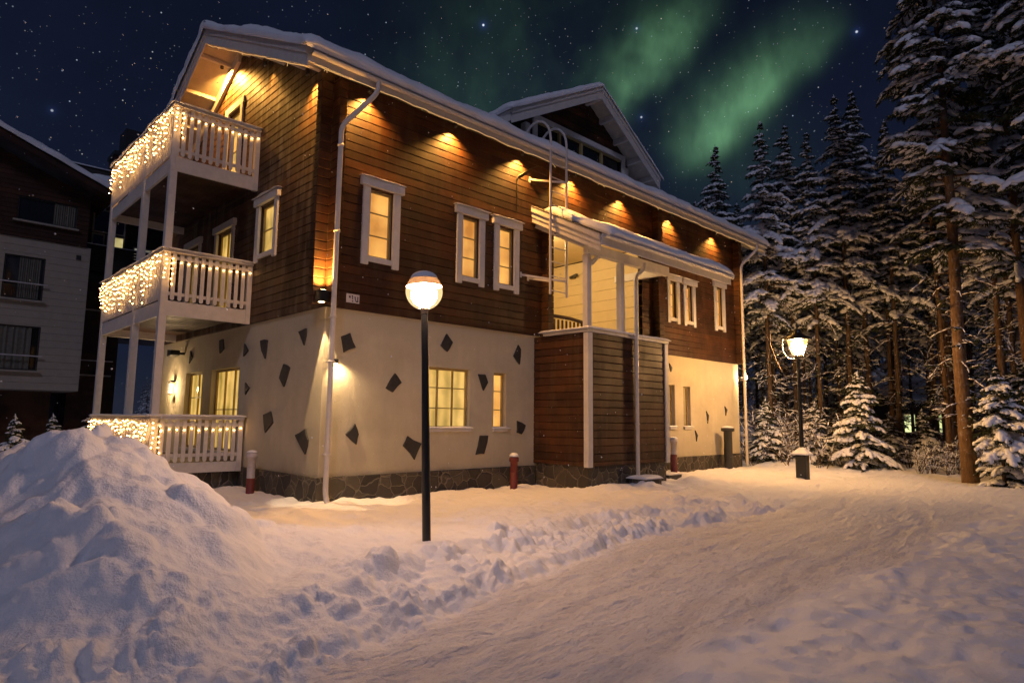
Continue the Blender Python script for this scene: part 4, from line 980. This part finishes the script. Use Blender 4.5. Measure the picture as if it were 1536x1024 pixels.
# roof ladder
t = empty('roof_ladder', (5.50, -.80, 4.72), 0, 'white metal roof ladder with hooped handrails leaning over the eave', 'ladder')
m2 = []
for x in (0, .60):
    m = MB(); pts = [(x, 0, 0), (x, 0, 3.9)]+[(x, .50-.50*math.cos(a), 3.95+.62*math.sin(a)) for a in np.linspace(.05, PI*.97, 12)]+[(x, 1.0, 3.72)]
    m.tube(pts, .031, 8); m.build('rail', X['pipe'], t)
for i in range(10):
    z = .10+.36*i; m = MB(); m.tube([(0, 0, z), (.60, 0, z)], .014, 6); m.build('rung', X['pipe'], t)
for p, q in (((.62, -.0, .40), (-.28, .74, .55)), ((.0, .0, .32), (-.02, .74, .50)), ((.62, 0, 2.98), (.02, .74, 3.10))):
    m = MB(); m.beam(p, q, .045, .045); m.beam(Vector(q)+Vector((0, 0, -.07)), Vector(q)+Vector((0, 0, .07)), .05, .03, (0, 1, 0)); m.build('wall_bracket', X['pipe'], t)

# ------------------------------------------------------------------ neighbouring building, far left
NY = 22.0
nb_ = empty('neighbour_building', (-4, NY, 0), 0, 'dark neighbouring building with white lower storeys and brown upper log storey', 'building')
O = Vector((-4, NY, 0))
def nbox(x0, x1, y0, y1, z0, z1, name, m, parent=nb_, bev=0):
    k = MB(); k.box(x0-O.x, x1-O.x, y0-O.y, y1-O.y, z0, z1); return k.build(name, m, parent, bevel=bev)
def nprism(poly, y0, y1, name, m, parent=nb_):
    k = MB(); k.prism([(u-O.x, z) for u, z in poly], 1, y0-O.y, y1-O.y); return k.build(name, m, parent)
k = MB(); P3 = lambda axis, u, d, z: (u-O.x, -d, z)
WNL = [(-2.86, -1.46, 6.45, 8.28), (-3.9, -1.40, 3.5, 5.35)]
siding(k, 1, lambda z: (-14, .12), 2.70, 9.05, 0, WNL, .30, .012, .015); 
k.box(-14-O.x, .119-O.x, .16, 9, 2.70, 9.05); k.quad((.12-O.x, 0, 2.7), (.12-O.x, 9, 2.7), (.12-O.x, 9, 9.05), (.12-O.x, 0, 9.05)); k.quad((-14-O.x, 0, 2.7), (.12-O.x, 0, 2.7), (.12-O.x, .16, 2.7), (-14-O.x, .16, 2.7)); k.build('white_wall', X['nwhite'], nb_, fix=False)
RXP, RZP, SLN = -9.0, 15.2, .40
def nroof(x): return RZP-SLN*abs(x-RXP)
k = MB(); WNU = [(-2.62, -.50, 9.78, 10.82)]
siding(k, 1, lambda z: (max(-14, RXP-(RZP-.3-z)/SLN), min(-.05, RXP+(RZP-.3-z)/SLN)), 9.05, 14.8, .05, WNU, .2); k.quad((-.05-O.x, -.05, 9.05), (-.05-O.x, 9, 9.05), (-.05-O.x, 9, 11.4), (-.05-O.x, -.05, 11.4))
k.quad((-14-O.x, -.05, 9.05), (-.05-O.x, -.05, 9.05), (-.05-O.x, 0, 9.05), (-14-O.x, 0, 9.05))
P3 = _p3; k.build('log_wall', X['nwood'], nb_, fix=False)
k = MB(); a0, a1 = RXP, .75
k.prism([(a0-O.x, RZP), (a1-O.x, nroof(a1)), (a1-O.x, nroof(a1)+.2), (a0-O.x, RZP+.2)], 1, -.9, 9); k.prism([(a0-O.x, RZP), (-16-O.x, nroof(-16)), (-16-O.x, nroof(-16)+.2), (a0-O.x, RZP+.2)], 1, -.9, 9); rf = k.build('roof', X['nwood'], nb_)
k = MB(); k.prism([(a0-O.x, RZP-.12), (a1-O.x, nroof(a1)-.12), (a1-O.x, nroof(a1)+.16), (a0-O.x, RZP+.16)], 1, -.95, -.901); k.build('rake_board', X['nwood'], rf)
v, f = snow_patch((a0-O.x, -1.0, RZP+.19), (a1+.1-O.x, -1.0, nroof(a1)+.15), (a1+.1-O.x, 9, nroof(a1)+.15), (a0-O.x, 9, RZP+.19), .36, .35, .22, 41, .1); link('roof_snow', fast_mesh('roof_snow', v, [f], X['snow'], True), rf)
def nwin(h, y, drape=None, rail=None, d=0):
    u0, u1, z0, z1 = h; k = MB(); w = .06
    for a in ((u0, u0+w, z0, z1), (u1-w, u1, z0, z1), (u0+w, u1-w, z0, z0+w), (u0+w, u1-w, z1-w, z1)): k.box(a[0]-O.x, a[1]-O.x, y+.04, y+.10, a[2], a[3])
    o = k.build('window', X['dkmetal'], nb_)
    k = MB(); k.box(u0-O.x, u1-O.x, y+.10, y+.12, z0, z1); k.build('pane', X['glass'], o)
    k = MB(); k.box(u0-.12-O.x, u1+.08-O.x, y-.14, y+.02, z0-.08, z0-.01); k.build('sill', X['nwhite'], o)
    if drape:
        k = MB(); n = 26; pts = []
        for i in range(n+1): pts.append((drape[0]+(drape[1]-drape[0])*i/n, .025*math.sin(i*2.4)))
        for (xa, ya), (xb_, yb_) in zip(pts[:-1], pts[1:]): k.quad((xa-O.x, y+.07+ya, z0+.06), (xb_-O.x, y+.07+yb_, z0+.06), (xb_-O.x, y+.07+yb_, z1-.06), (xa-O.x, y+.07+ya, z1-.06))
        k.build('curtain', X['drape'], o, fix=False)
    if rail: k = MB(); k.tube([(u0-.1-O.x, y-.12, rail), (u1+.12-O.x, y-.12, rail)], .028, 8); k.build('guard_rail', X['frost'], o)
nwin(WNL[0], 0, (-2.35, -1.62), 7.12); nwin(WNL[1], 0, (-3.7, -1.7), 4.10); nwin(WNU[0], -.05, (-1.35, -.58))
nbox(-.40, -.22, NY-.03, NY+.02, 8.45, 8.65, 'vent_grille', X['dkmetal'])
nbox(-14, -.6, NY+1.6, NY+8, -.2, 2.69, 'recess_wall', X['nwood'])
# set-back dark wing, its slatted balcony and the upper storey that bridges across
nbox(.13, 2.05, NY+2.5, NY+9, -.2, 12.4, 'wing_wall', X['nwood'])
nbox(2.06, 6.2, NY+3.2, NY+9, 5.8, 12.4, 'wing_wall', X['nwood'])
P3 = _p3
def wwin(u0, u1, z0, z1, y, m, bars=1):
    k = MB(); w = .07
    for a in ((u0, u0+w, z0, z1), (u1-w, u1, z0, z1), (u0+w, u1-w, z0, z0+w), (u0+w, u1-w, z1-w, z1)): k.box(a[0]-O.x, a[1]-O.x, y-.05, y+.02, a[2], a[3])
    o = k.build('window', X['nwhite'], nb_); k = MB(); k.box(u0+w-O.x, u1-w-O.x, y-.03, y-.005, z0+w, z1-w); k.build('pane', m, o); return o
yw = 2.5
wwin(.55, 1.95, 10.45, 11.6, yw, X['glass']); wwin(.55, 1.10, 9.75, 10.40, yw, X['glass']); wwin(1.17, 1.95, 9.75, 10.40, yw, mat('lit_neighbour_window', m_blind((.30, .24, .07), (.95, .80, .34), .7, 9)))
wwin(2.5, 3.6, 9.4, 10.2, 3.2, mat('faint_neighbour_window', m_blind((.20, .17, .10), (.42, .40, .32), .5, 9)))
nwin((.5, 1.75, 3.6, 5.4), yw, None, 4.25); nwin((.5, 1.75, 6.7, 8.0), yw, None, None)
k = MB()
for i in range(9): z = 8.35+.14*i; k.box(.2-O.x, 5.6-O.x, 1.4, 1.45, z, z+.115)
for u in (.2, 2.0, 3.8, 5.5): k.box(u-O.x, u+.08-O.x, 1.455, 1.53, 8.1, 9.62)
k.box(.2-O.x, 5.6-O.x, 1.4, 2.5, 8.0, 8.2); k.build('slat_balcony', X['roofdark'], nb_)
v, f = snow_patch((.2-O.x, 1.36, 9.58), (5.6-O.x, 1.36, 9.58), (5.6-O.x, 1.54, 9.58), (.2-O.x, 1.54, 9.58), .05, .06, .15, 43); link('snow', fast_mesh('snow', v, [f], X['snow'], True), nb_)
k = MB(); k.prism([(1.2, 12.3), (5.0, 14.4), (9.5, 12.3)], 0, -2-O.x, 6.6-O.x); wr_ = k.build('wing_roof', X['roofdark'], nb_)
v, f = snow_patch((.4-O.x, 1.1, 12.32), (6.7-O.x, 1.1, 12.32), (6.7-O.x, 2.9, 13.30), (.4-O.x, 2.9, 13.30), .22, .25, .25, 44); v2, f2 = snow_patch((-2-O.x, 4.7, 14.32), (6.7-O.x, 4.7, 14.32), (6.7-O.x, 5.3, 14.32), (-2-O.x, 5.3, 14.32), .10, .2, .25, 45)
snow_obj('roof_snow', [(v, f), (v2, f2)], wr_)
nbox(1.75, 3.1, NY+5.0, NY+6.4, 13.0, 15.6, 'chimney', X['nwood'], wr_); k = MB(); k.box(2.15-O.x, 3.25-O.x, 5.0, 6.3, 15.601, 17.0); k.box(1.68-O.x, 3.18-O.x, 4.93, 6.47, 15.4, 15.62); k.build('chimney', X['dkmetal'], wr_)

# ------------------------------------------------------------------ snow-laden conifers
def rotz(v, a): c, s = np.cos(a), np.sin(a); return np.stack([v[..., 0]*c-v[..., 1]*s, v[..., 0]*s+v[..., 1]*c, v[..., 2]], -1)
class TreeGeo:
    def __init__(s): s.nv = []; s.nf = []; s.nk = 0; s.sv = []; s.sf = []; s.sk = 0; s.tv = []; s.tf = []; s.tk = 0
    def blob(s, c, d, l, w, h, rs, ic=ICO1):
        """a pillow of snow lying along d"""
        v, f = ic; d = d/np.linalg.norm(d); r = np.cross(d, (0, 0, 1.)); r /= np.linalg.norm(r)+1e-6; u = np.cross(r, d)
        j = v*(1+rs.uniform(-.22, .22, (len(v), 1))); lo = j[:, 2] < 0; jz = np.where(lo, j[:, 2]*.45, j[:, 2])
        p = c+np.outer(j[:, 0]*l, d)+np.outer(j[:, 1]*w, r)+np.outer(jz*h, u)
        s.sv.append(p); s.sf.append(f+s.sk); s.sk += len(v)
    def needles(s, a, d, l, n, rs, ln=.16, w=.022, droop=.5):
        t = rs.uniform(0, 1, n); base = a+np.outer(t*l, d); r = np.cross(d, (0, 0, 1.)); r /= np.linalg.norm(r)+1e-6
        dirs = d*rs.uniform(.3, 1.0, (n, 1))+np.outer(rs.uniform(-1, 1, n), r)+np.outer(rs.uniform(-droop*1.4, .35, n), (0, 0, 1.)); dirs /= np.linalg.norm(dirs, axis=1, keepdims=True)
        L = ln*rs.uniform(.6, 1.3, (n, 1)); side = np.cross(dirs, rs.normal(size=(n, 3))); side /= np.linalg.norm(side, axis=1, keepdims=True)+1e-6
        V = np.stack([base-side*w, base+side*w, base+dirs*L+side*w*.4, base+dirs*L-side*w*.4], 1).reshape(-1, 3)
        s.nv.append(V); s.nf.append(np.arange(4*n).reshape(n, 4)+s.nk); s.nk += 4*n
    def tube(s, pts, rads, k=6):
        pts = np.asarray(pts, float); n = len(pts); t = np.gradient(pts, axis=0); t /= np.linalg.norm(t, axis=1, keepdims=True)+1e-9
        ref = np.array([1., 0, 0]) if abs(t[0, 0]) < .8 else np.array([0, 1., 0]); r = np.cross(t, ref); r /= np.linalg.norm(r, axis=1, keepdims=True); u = np.cross(t, r)
        a = 2*PI*np.arange(k)/k; V = pts[:, None]+(r[:, None]*np.cos(a)[None, :, None]+u[:, None]*np.sin(a)[None, :, None])*np.asarray(rads)[:, None, None]
        i = np.arange(n-1)[:, None]*k; j = np.arange(k)[None]; j2 = (j+1) % k
        F = np.stack([i+j, i+j2, i+k+j2, i+k+j], -1).reshape(-1, 4); s.tv.append(V.reshape(-1, 3)); s.tf.append(F+s.tk); s.tk += n*k
    def meshes(s, nm, bark):
        r = [fast_mesh('trunk', np.concatenate(s.tv), [np.concatenate(s.tf)], bark, True)]
        r.append(fast_mesh('crown', np.concatenate(s.nv), [np.concatenate(s.nf)], X['needle']))
        r.append(fast_mesh('snow_load', np.concatenate(s.sv), [np.concatenate(s.sf)], X['treesnow'], True))
        return r
def conifer(seed, H, cb, Rm, lev=.55, nb=(4, 6), bare=0, rad=.16, ic=ICO1, snow=1.0, dense=1.0, power=.8, kind='spruce', bark='bark', lean=0, pad0=.3):
    rs = np.random.RandomState(seed); g = TreeGeo()
    zs = np.linspace(-.4, H, 12); wob = np.cumsum(rs.normal(0, .02, (12, 2)), 0)*(H/14)
    axis = np.stack([wob[:, 0]+lean*zs, wob[:, 1], zs], 1); rads = rad*np.clip(1-zs/H*.93, .06, 1); rads[0] *= 1.15
    g.tube(axis, rads, 9)
    def at(z): return np.array([np.interp(z, zs, axis[:, 0]), np.interp(z, zs, axis[:, 1]), z])
    z = cb; lop = rs.uniform(0, 2*PI)
    while z < H-.1:
        t = (z-cb)/(H-cb)
        env = Rm*((1-t)**power)*(.55+.45*min(1, t/.12) if kind == 'spruce' else .6+.4*min(1, t/.25))
        az0 = rs.uniform(0, 2*PI); nbr = rs.randint(nb[0], nb[1]+1)
        for i in range(nbr):
            az = az0+(i+rs.uniform(-.3, .3))*2*PI/nbr; L = max(.07, env*rs.uniform(.45, 1.15)*(1+.18*math.cos(az-lop))); out = np.array([math.cos(az), math.sin(az), 0.]); p0 = at(min(H-.05, z+rs.uniform(-.2, .2)*lev/.5))
            rise = rs.uniform(.0, .35) if kind == 'spruce' else rs.uniform(.1, .6); sag = rs.uniform(.30, .70)*(1-.5*t) if kind == 'spruce' else rs.uniform(.2, .65)
            ss = np.linspace(0, 1, 5); P = p0+np.outer(ss*L, out)+np.outer(L*(rise*ss-sag*ss**2), (0, 0, 1.))
            g.tube(P, np.linspace(.012+.012*L, .006, 5), 4)
            s0 = pad0 if L > .8 else .15; heavy = rs.uniform(.75, 1.35)*(0 if rs.rand() > .80+.15*snow else 1)
            nt_ = max(2, int(2+L*2.6))
            for q in range(nt_+1):
                s = s0+(1-s0)*q/nt_; pt = p0+out*s*L+np.array([0, 0, L*(rise*s-sag*s*s)]); slope = rise-2*sag*s
                for sd in ((-1, 1) if q < nt_ else (0,)):
                    a2 = az+sd*rs.uniform(.55, 1.1); tw = min(1, L/.75); l = (.03+.13*tw+.34*L*(1-.72*s))*rs.uniform(.7, 1.2) if sd else .03+.11*tw+.10*L
                    d = np.array([math.cos(a2), math.sin(a2), slope*.7-rs.uniform(.1, .45)]); d /= np.linalg.norm(d)
                    g.needles(pt, d, l, int((9+18*l)*dense), rs, .07+.09*tw)
                    if rs.rand() < .86*snow and heavy:
                        k = heavy*snow*(.55+.45*min(1, L/.7)); n = 2 if l > .40 else 1
                        for e in range(n):
                            c = pt+d*l*(.55 if n == 1 else (.25, .75)[e])+np.array([0, 0, .03])
                            g.blob(c, d, l*(.52 if n == 1 else .36)*rs.uniform(.8, 1.2), (.025+.035*tw+.10*l)*k*rs.uniform(.7, 1.3), (.018+.022*tw+.06*l)*k*rs.uniform(.6, 1.5), rs, ic)
                if heavy and rs.rand() < .8*snow: g.blob(pt+np.array([0, 0, .05]), np.array([out[0], out[1], slope]), (.03+.07*tw+.09*L)*rs.uniform(.8, 1.3), (.02+.04*tw+.05*L)*heavy, (.02+.03*tw+.03*L)*heavy, rs, ic)
        z += lev*rs.uniform(.75, 1.25)*(1-.55*t)
    g.blob(at(H)-np.array([0, 0, .06]), np.array([.2, 0, 1.]), .16, .035, .035, rs, ic); g.needles(at(H-.6), np.array([0, 0, 1.]), .65, 30, rs)
    for i in range(bare):           # dead lower branches carrying thin lines of snow
        zz = rs.uniform(.12*cb+.6, cb); az = rs.uniform(0, 2*PI); L = rs.uniform(.4, .9)*Rm*(.3+.45*zz/cb); o = np.array([math.cos(az), math.sin(az), 0.])
        ss = np.linspace(0, 1, 6); k1, k2 = rs.uniform(.0, .4), rs.uniform(.3, .8); P = at(zz)+np.outer(ss*L, o)+np.outer(L*(k1*ss-k2*ss**2), (0, 0, 1.))+rs.normal(0, .03, (6, 3))*ss[:, None]
        g.tube(P, np.linspace(.018, .005, 6), 4)
        for e in range(1, 5):
            if rs.rand() < .8: d = P[e+1]-P[e]; g.blob((P[e]+P[e+1])/2+np.array([0, 0, .016]), d, np.linalg.norm(d)*.55, .02, .02, rs)
            if rs.rand() < .5:
                a2 = az+rs.choice([-1, 1])*rs.uniform(.5, 1.2); d = np.array([math.cos(a2), math.sin(a2), rs.uniform(-.3, .2)]); l = rs.uniform(.15, .45); g.tube([P[e], P[e]+d*l*.5, P[e]+d*l], [.008, .006, .004], 3); g.blob(P[e]+d*l*.6+np.array([0, 0, .012]), d, l*.4, .018, .018, rs)
                if rs.rand() < .35: g.needles(P[e], d, l, 12, rs)
    return g.meshes('tree', X[bark])
def tree(name, meshes, x, y, label, cat, group=None, s=1.0, rz=0, dz=-.05):
    t = empty(name, (x, y, gz(x, y)+dz), rz, label, cat, group); t.scale = (s, s, s)
    for nm, me in zip(('trunk', 'crown', 'snow_load'), meshes): link(nm, me, t)
    return t
def polar(px, dist):            # a spot on the ground: bearing of a picture column, metres from the viewpoint
    d = fw+rt*((px-768)/FPX)-up*((640-512)/FPX); a = math.atan2(d.y, d.x); return CAM[0]+dist*math.cos(a), CAM[1]+dist*math.sin(a)
# forest kinds: bare trunk below, snowy crown above
KIND = [conifer(101, 15.0, 6.4, 2.15, bare=40, rad=.12, power=.98, snow=1.35), conifer(102, 14.2, 7.4, 1.8, bare=44, rad=.115, power=.95, snow=1.3), conifer(103, 15.6, 6.6, 2.1, bare=40, rad=.13, power=.98, snow=1.35),
        conifer(104, 13.2, 5.4, 1.85, bare=34, rad=.11, power=1.0, snow=1.25), conifer(105, 14.6, 8.6, 1.9, lev=.7, nb=(3, 5), kind='pine', bare=44, rad=.125, bark='pinebark', power=.6)]
front = [(1064, 27.5, 3, 10.9, 'slim snowy spruce peeping over the far end of the roof'), (1088, 28.5, 0, 13.4, 'snowy spruce with a thin spire just right of the roof end'), (1155, 27.5, 2, 13.9, 'snowy spruce with a tall spire above the downpipe and far corner lamp'),
         (1193, 29.0, 1, 14.2, 'snowy spruce rising straight behind the glowing forest lantern'), (1234, 28.0, 0, 13.3, 'lower snowy spruce in the gap right of the lantern'), (1277, 28.5, 2, 14.9, 'tallest snowy spruce of the forest edge, above the little fir'),
         (1306, 30.0, 1, 15.4, 'narrow snowy spruce close beside the tallest spire'), (1350, 29.0, 3, 13.6, 'snowy spruce filling the gap left of the big pine')]
for i, (px, dist, k, H, lb) in enumerate(front):
    x, y = polar(px, dist); tree('spruce_tree', KIND[k], x, y, lb, 'spruce tree', None, H/[15.0, 14.2, 15.6, 13.2, 14.6][k], i*1.7)
rnd = random.Random(77); placed = [polar(p, d) for p, d, *_ in front]
def free(x, y, md): return all((x-a)**2+(y-c)**2 > md*md for a, c in placed)
tries = 0; n_for = 0
while n_for < 62 and tries < 5000:
    tries += 1
    dist = 27.5+22*rnd.random()**1.25; px = rnd.uniform(1048, 1640); x, y = polar(px, dist)
    if x < 18.6 or not free(x, y, 1.45): continue
    placed.append((x, y)); k = rnd.choice([0, 1, 1, 2, 3, 4, 4]); H = rnd.uniform(9.5, 12.0)*(1+(dist-27)*.012) if px < 1400 else rnd.uniform(12, 15.5)
    tree('spruce_tree' if k < 4 else 'pine_tree', KIND[k], x, y, 'slender snow dusted conifer deep among the crowded trunks of the dark forest' if k < 4 else 'slender bare trunked pine deep among the crowded trunks of the dark forest', 'tree', 'trees of the dense dark forest', H/[15.0, 14.2, 15.6, 13.2, 14.6][k], rnd.uniform(0, 6.28)); n_for += 1
# the big pine at the right and its neighbours
big = conifer(211, 19.5, 7.0, 2.02, lev=.56, nb=(4, 6), kind='pine', bare=34, rad=.215, ic=ICO2, snow=1.08, bark='pinebark', power=.40, dense=1.8, pad0=.36)
x, y = polar(1453, 23.3); tree('pine_tree', big, x, y, 'big tall pine with orange lit bark and heavy snow pads at the right', 'pine tree', None, 1, .6)
x, y = polar(1545, 26.0); tree('pine_tree', big, x, y, 'second tall snow padded pine just right of the big orange trunk', 'pine tree', None, .9, 3.4)
x, y = polar(1640, 22.5); tree('pine_tree', big, x, y, 'snow padded pine leaning in at the right edge of the picture', 'pine tree', None, .97, 5.1)
small = [conifer(301, 3.7, .25, 1.3, lev=.34, nb=(5, 7), rad=.06, ic=ICO2, snow=1.15, power=.85, dense=1.3), conifer(302, 3.2, .2, 1.15, lev=.34, nb=(5, 6), rad=.05, ic=ICO2, snow=1.0, power=.8), conifer(303, 4.6, .3, 1.5, lev=.40, nb=(5, 7), rad=.07, ic=ICO2, snow=1.2, power=.8, dense=1.2)]
for px, dist, k, s, lb in [(1290, 26.0, 0, .92, 'little round snowy fir standing in front of the forest trunks'), (1222, 27.0, 1, .72, 'dark small fir close behind the base of the forest lantern'), (1500, 22.6, 2, .72, 'bushy snow heaped fir leaning on the big pine trunk'), (1545, 24, 0, .95, 'snowy fir at the right edge beside the big pines'),
                           (1150, 27.0, 1, .75, 'small twiggy fir near the far corner of the house'), (1385, 29.5, 1, .7, 'tiny fir in the shade left of the big pine'), (1335, 28.5, 1, .6, 'low snowed fir right of the round fir')]:
    x, y = polar(px, dist); tree('fir_tree', small[k], x, y, lb, 'fir tree', None, s, px*.37)
for px, dist, s, lb in [(22, 21, .50, 'dark small fir behind the snow heap at the left edge'), (78, 24, .50, 'dark small fir behind the heap under the white wall'), (133, 26, .50, 'dim fir between the heap and the dark wing'), (192, 34, .55, 'far dark bush seen between the balcony posts'), (226, 36, .55, 'far dark bush beside the terrace corner, under the night sky')]:
    x, y = polar(px, dist); tree('fir_tree', small[1], x, y, lb, 'fir tree', None, s, px)
# the wood far behind: one mass
FV = [[], [], []]; FFc = [[], [], []]; kk = [0, 0, 0]; rnd = random.Random(5)
def pull(me):
    V = np.zeros(len(me.vertices)*3, np.float32); me.vertices.foreach_get('co', V); L = np.zeros(len(me.loops), np.int32); me.loops.foreach_get('vertex_index', L)
    n = len(me.polygons); w = len(L)//n; return V.reshape(-1, 3), L.reshape(n, w)
far_src = [[pull(m) for m in conifer(401, 13, 4.2, 1.9, lev=.9, nb=(4, 5), rad=.17, snow=.8, dense=.5, bare=8)], [pull(m) for m in conifer(402, 12, 3.0, 2.0, lev=.95, nb=(4, 5), rad=.16, snow=.7, dense=.5, bare=6)]]
for i in range(90):
    px = rnd.uniform(1040, 1720) if i < 78 else rnd.uniform(-60, 330); dist = rnd.uniform(50, 72) if i < 78 else rnd.uniform(85, 110); x, y = polar(px, dist); s = rnd.uniform(.75, 1.05)*(1 if i < 78 else .55); a = rnd.uniform(0, 6.28)
    for q, (V, F) in enumerate(far_src[i % 2]):
        FV[q].append(rotz(V*s, a)+np.array([x, y, .1])); FFc[q].append(F+kk[q]); kk[q] += len(V)
k1, k2 = kk[0], kk[0]+kk[1]; allF = [np.concatenate(FFc[0]), np.concatenate(FFc[1])+k1, np.concatenate(FFc[2])+k2]
fm = np.concatenate([np.full(len(f), i) for i, f in enumerate(allF)])
tag(link('far_wood', fast_mesh('far_wood', np.concatenate(FV[0]+FV[1]+FV[2]), allF, [X['bark'], X['needle'], X['treesnow']], False, fm)), 'mass of dark snowy wood far behind the forest edge', 'wood', None, 'stuff')
# thin undergrowth twigs with rime
g = TreeGeo(); rs = np.random.RandomState(9)
for i in range(230):
    px = rs.uniform(1118, 1560); dist = rs.uniform(25.2, 33); x, y = polar(px, dist)
    if x < 17.6 or (abs(px-1290) < 40 and dist < 27): continue
    p = np.array([x, y, gz(x, y)-.05]); hgt = rs.uniform(.5, 2.6) if px < 1260 else rs.uniform(.3, 1.3)
    for j in range(rs.randint(3, 6)):
        d = np.array([rs.normal(0, .32), rs.normal(0, .32), 1.]); n = 5; ss = np.linspace(0, 1, n); P = p+np.outer(ss*hgt, d)+np.cumsum(rs.normal(0, .05*hgt, (n, 3)), 0)*np.array([1, 1, .3]); g.tube(P, np.linspace(.014, .004, n), 4)
        for e in range(1, n-1):
            for q in range(2):
                d2 = np.array([rs.normal(), rs.normal(), rs.uniform(-.1, .8)]); d2 /= np.linalg.norm(d2); l = hgt*rs.uniform(.1, .3); g.tube([P[e], P[e]+d2*l*.5+np.array([0, 0, .02]), P[e]+d2*l], [.007, .005, .003], 3)
                g.blob(P[e]+d2*l*.6+np.array([0, 0, .012]), d2, l*.42, .016, .016, rs)
            g.blob(P[e]+np.array([0, 0, .02]), P[e+1]-P[e], .07, .02, .02, rs)
V = np.concatenate(g.tv+g.sv); F4 = np.concatenate(g.tf); F3 = np.concatenate(g.sf)+g.tk
tag(link('undergrowth', fast_mesh('undergrowth', V, [F4, F3], [X['twig'], X['treesnow']], True, np.concatenate([np.zeros(len(F4)), np.ones(len(F3))]))), 'rimed undergrowth twigs along the forest edge', 'undergrowth', None, 'stuff')
# a cabin far behind the trunks, its lit windows glinting through
cx, cy_ = polar(1375, 56); cb_ = empty('forest_cabin', (cx, cy_, .1), R(150), 'far cabin with pale lit windows glinting between the dark trunks', 'cabin')
m = MB(); m.box(-5, 5, -3, 3, -.3, 3.2); wl_ = m.build('wall', X['nwood'], cb_)
m = MB(); m.prism([(-3.6, 3.0), (0, 5.2), (3.6, 3.0), (3.6, 3.25), (0, 5.5), (-3.6, 3.25)], 0, -5.5, 5.5); m.build('roof', X['treesnow'], cb_)
GLW = mat('lit_cabin_window', m_blind((.42, .45, .14), (.9, .95, .45), 1.4, 5))
for side in (-1, 1):
    for x in (-3.4, -.9, 1.6, 3.8):
        m = MB(); m.box(x-.6, x+.6, side*3.0-.05, side*3.0+.05, 1.0, 2.3); f_ = m.build('window', X['nwhite'], cb_); m = MB(); m.box(x-.52, x+.52, side*3.06-.02, side*3.06+.02, 1.08, 2.22); m.build('pane', GLW, f_)
m = MB()
for side in (-1, 1): m.box(side*5.0-.05, side*5.0+.05, -1, 1, 1.0, 2.3)
f_ = m.build('window', GLW, cb_)

# ------------------------------------------------------------------ flakes of snow drifting in the air
rs = np.random.RandomState(3); n = 2600; Vv = []; Ff = []; k = 0; iv = np.array([[1, 0, 0], [-1, 0, 0], [0, 1, 0], [0, -1, 0], [0, 0, 1], [0, 0, -1.]]); jf = np.array([[0, 2, 4], [2, 1, 4], [1, 3, 4], [3, 0, 4], [2, 0, 5], [1, 2, 5], [3, 1, 5], [0, 3, 5]])
for i in range(n):
    x = rs.uniform(-7, 24); y = rs.uniform(-11, 6); z = rs.uniform(.4, 9)
    if np.hypot(x-CAM[0], y-CAM[1]) < 5 or (x > -2.2 and y > -.2 and x < 17): continue
    r = rs.uniform(.004, .011)*(1 if x < 12 else 1.7); Vv.append(iv*r+np.array([x, y, z])); Ff.append(jf+k); k += 6
tag(link('falling_snow', fast_mesh('falling_snow', np.concatenate(Vv), [np.concatenate(Ff)], X['treesnow'])), 'sparse snowflakes drifting in the lamp light', 'snowfall', None, 'stuff')
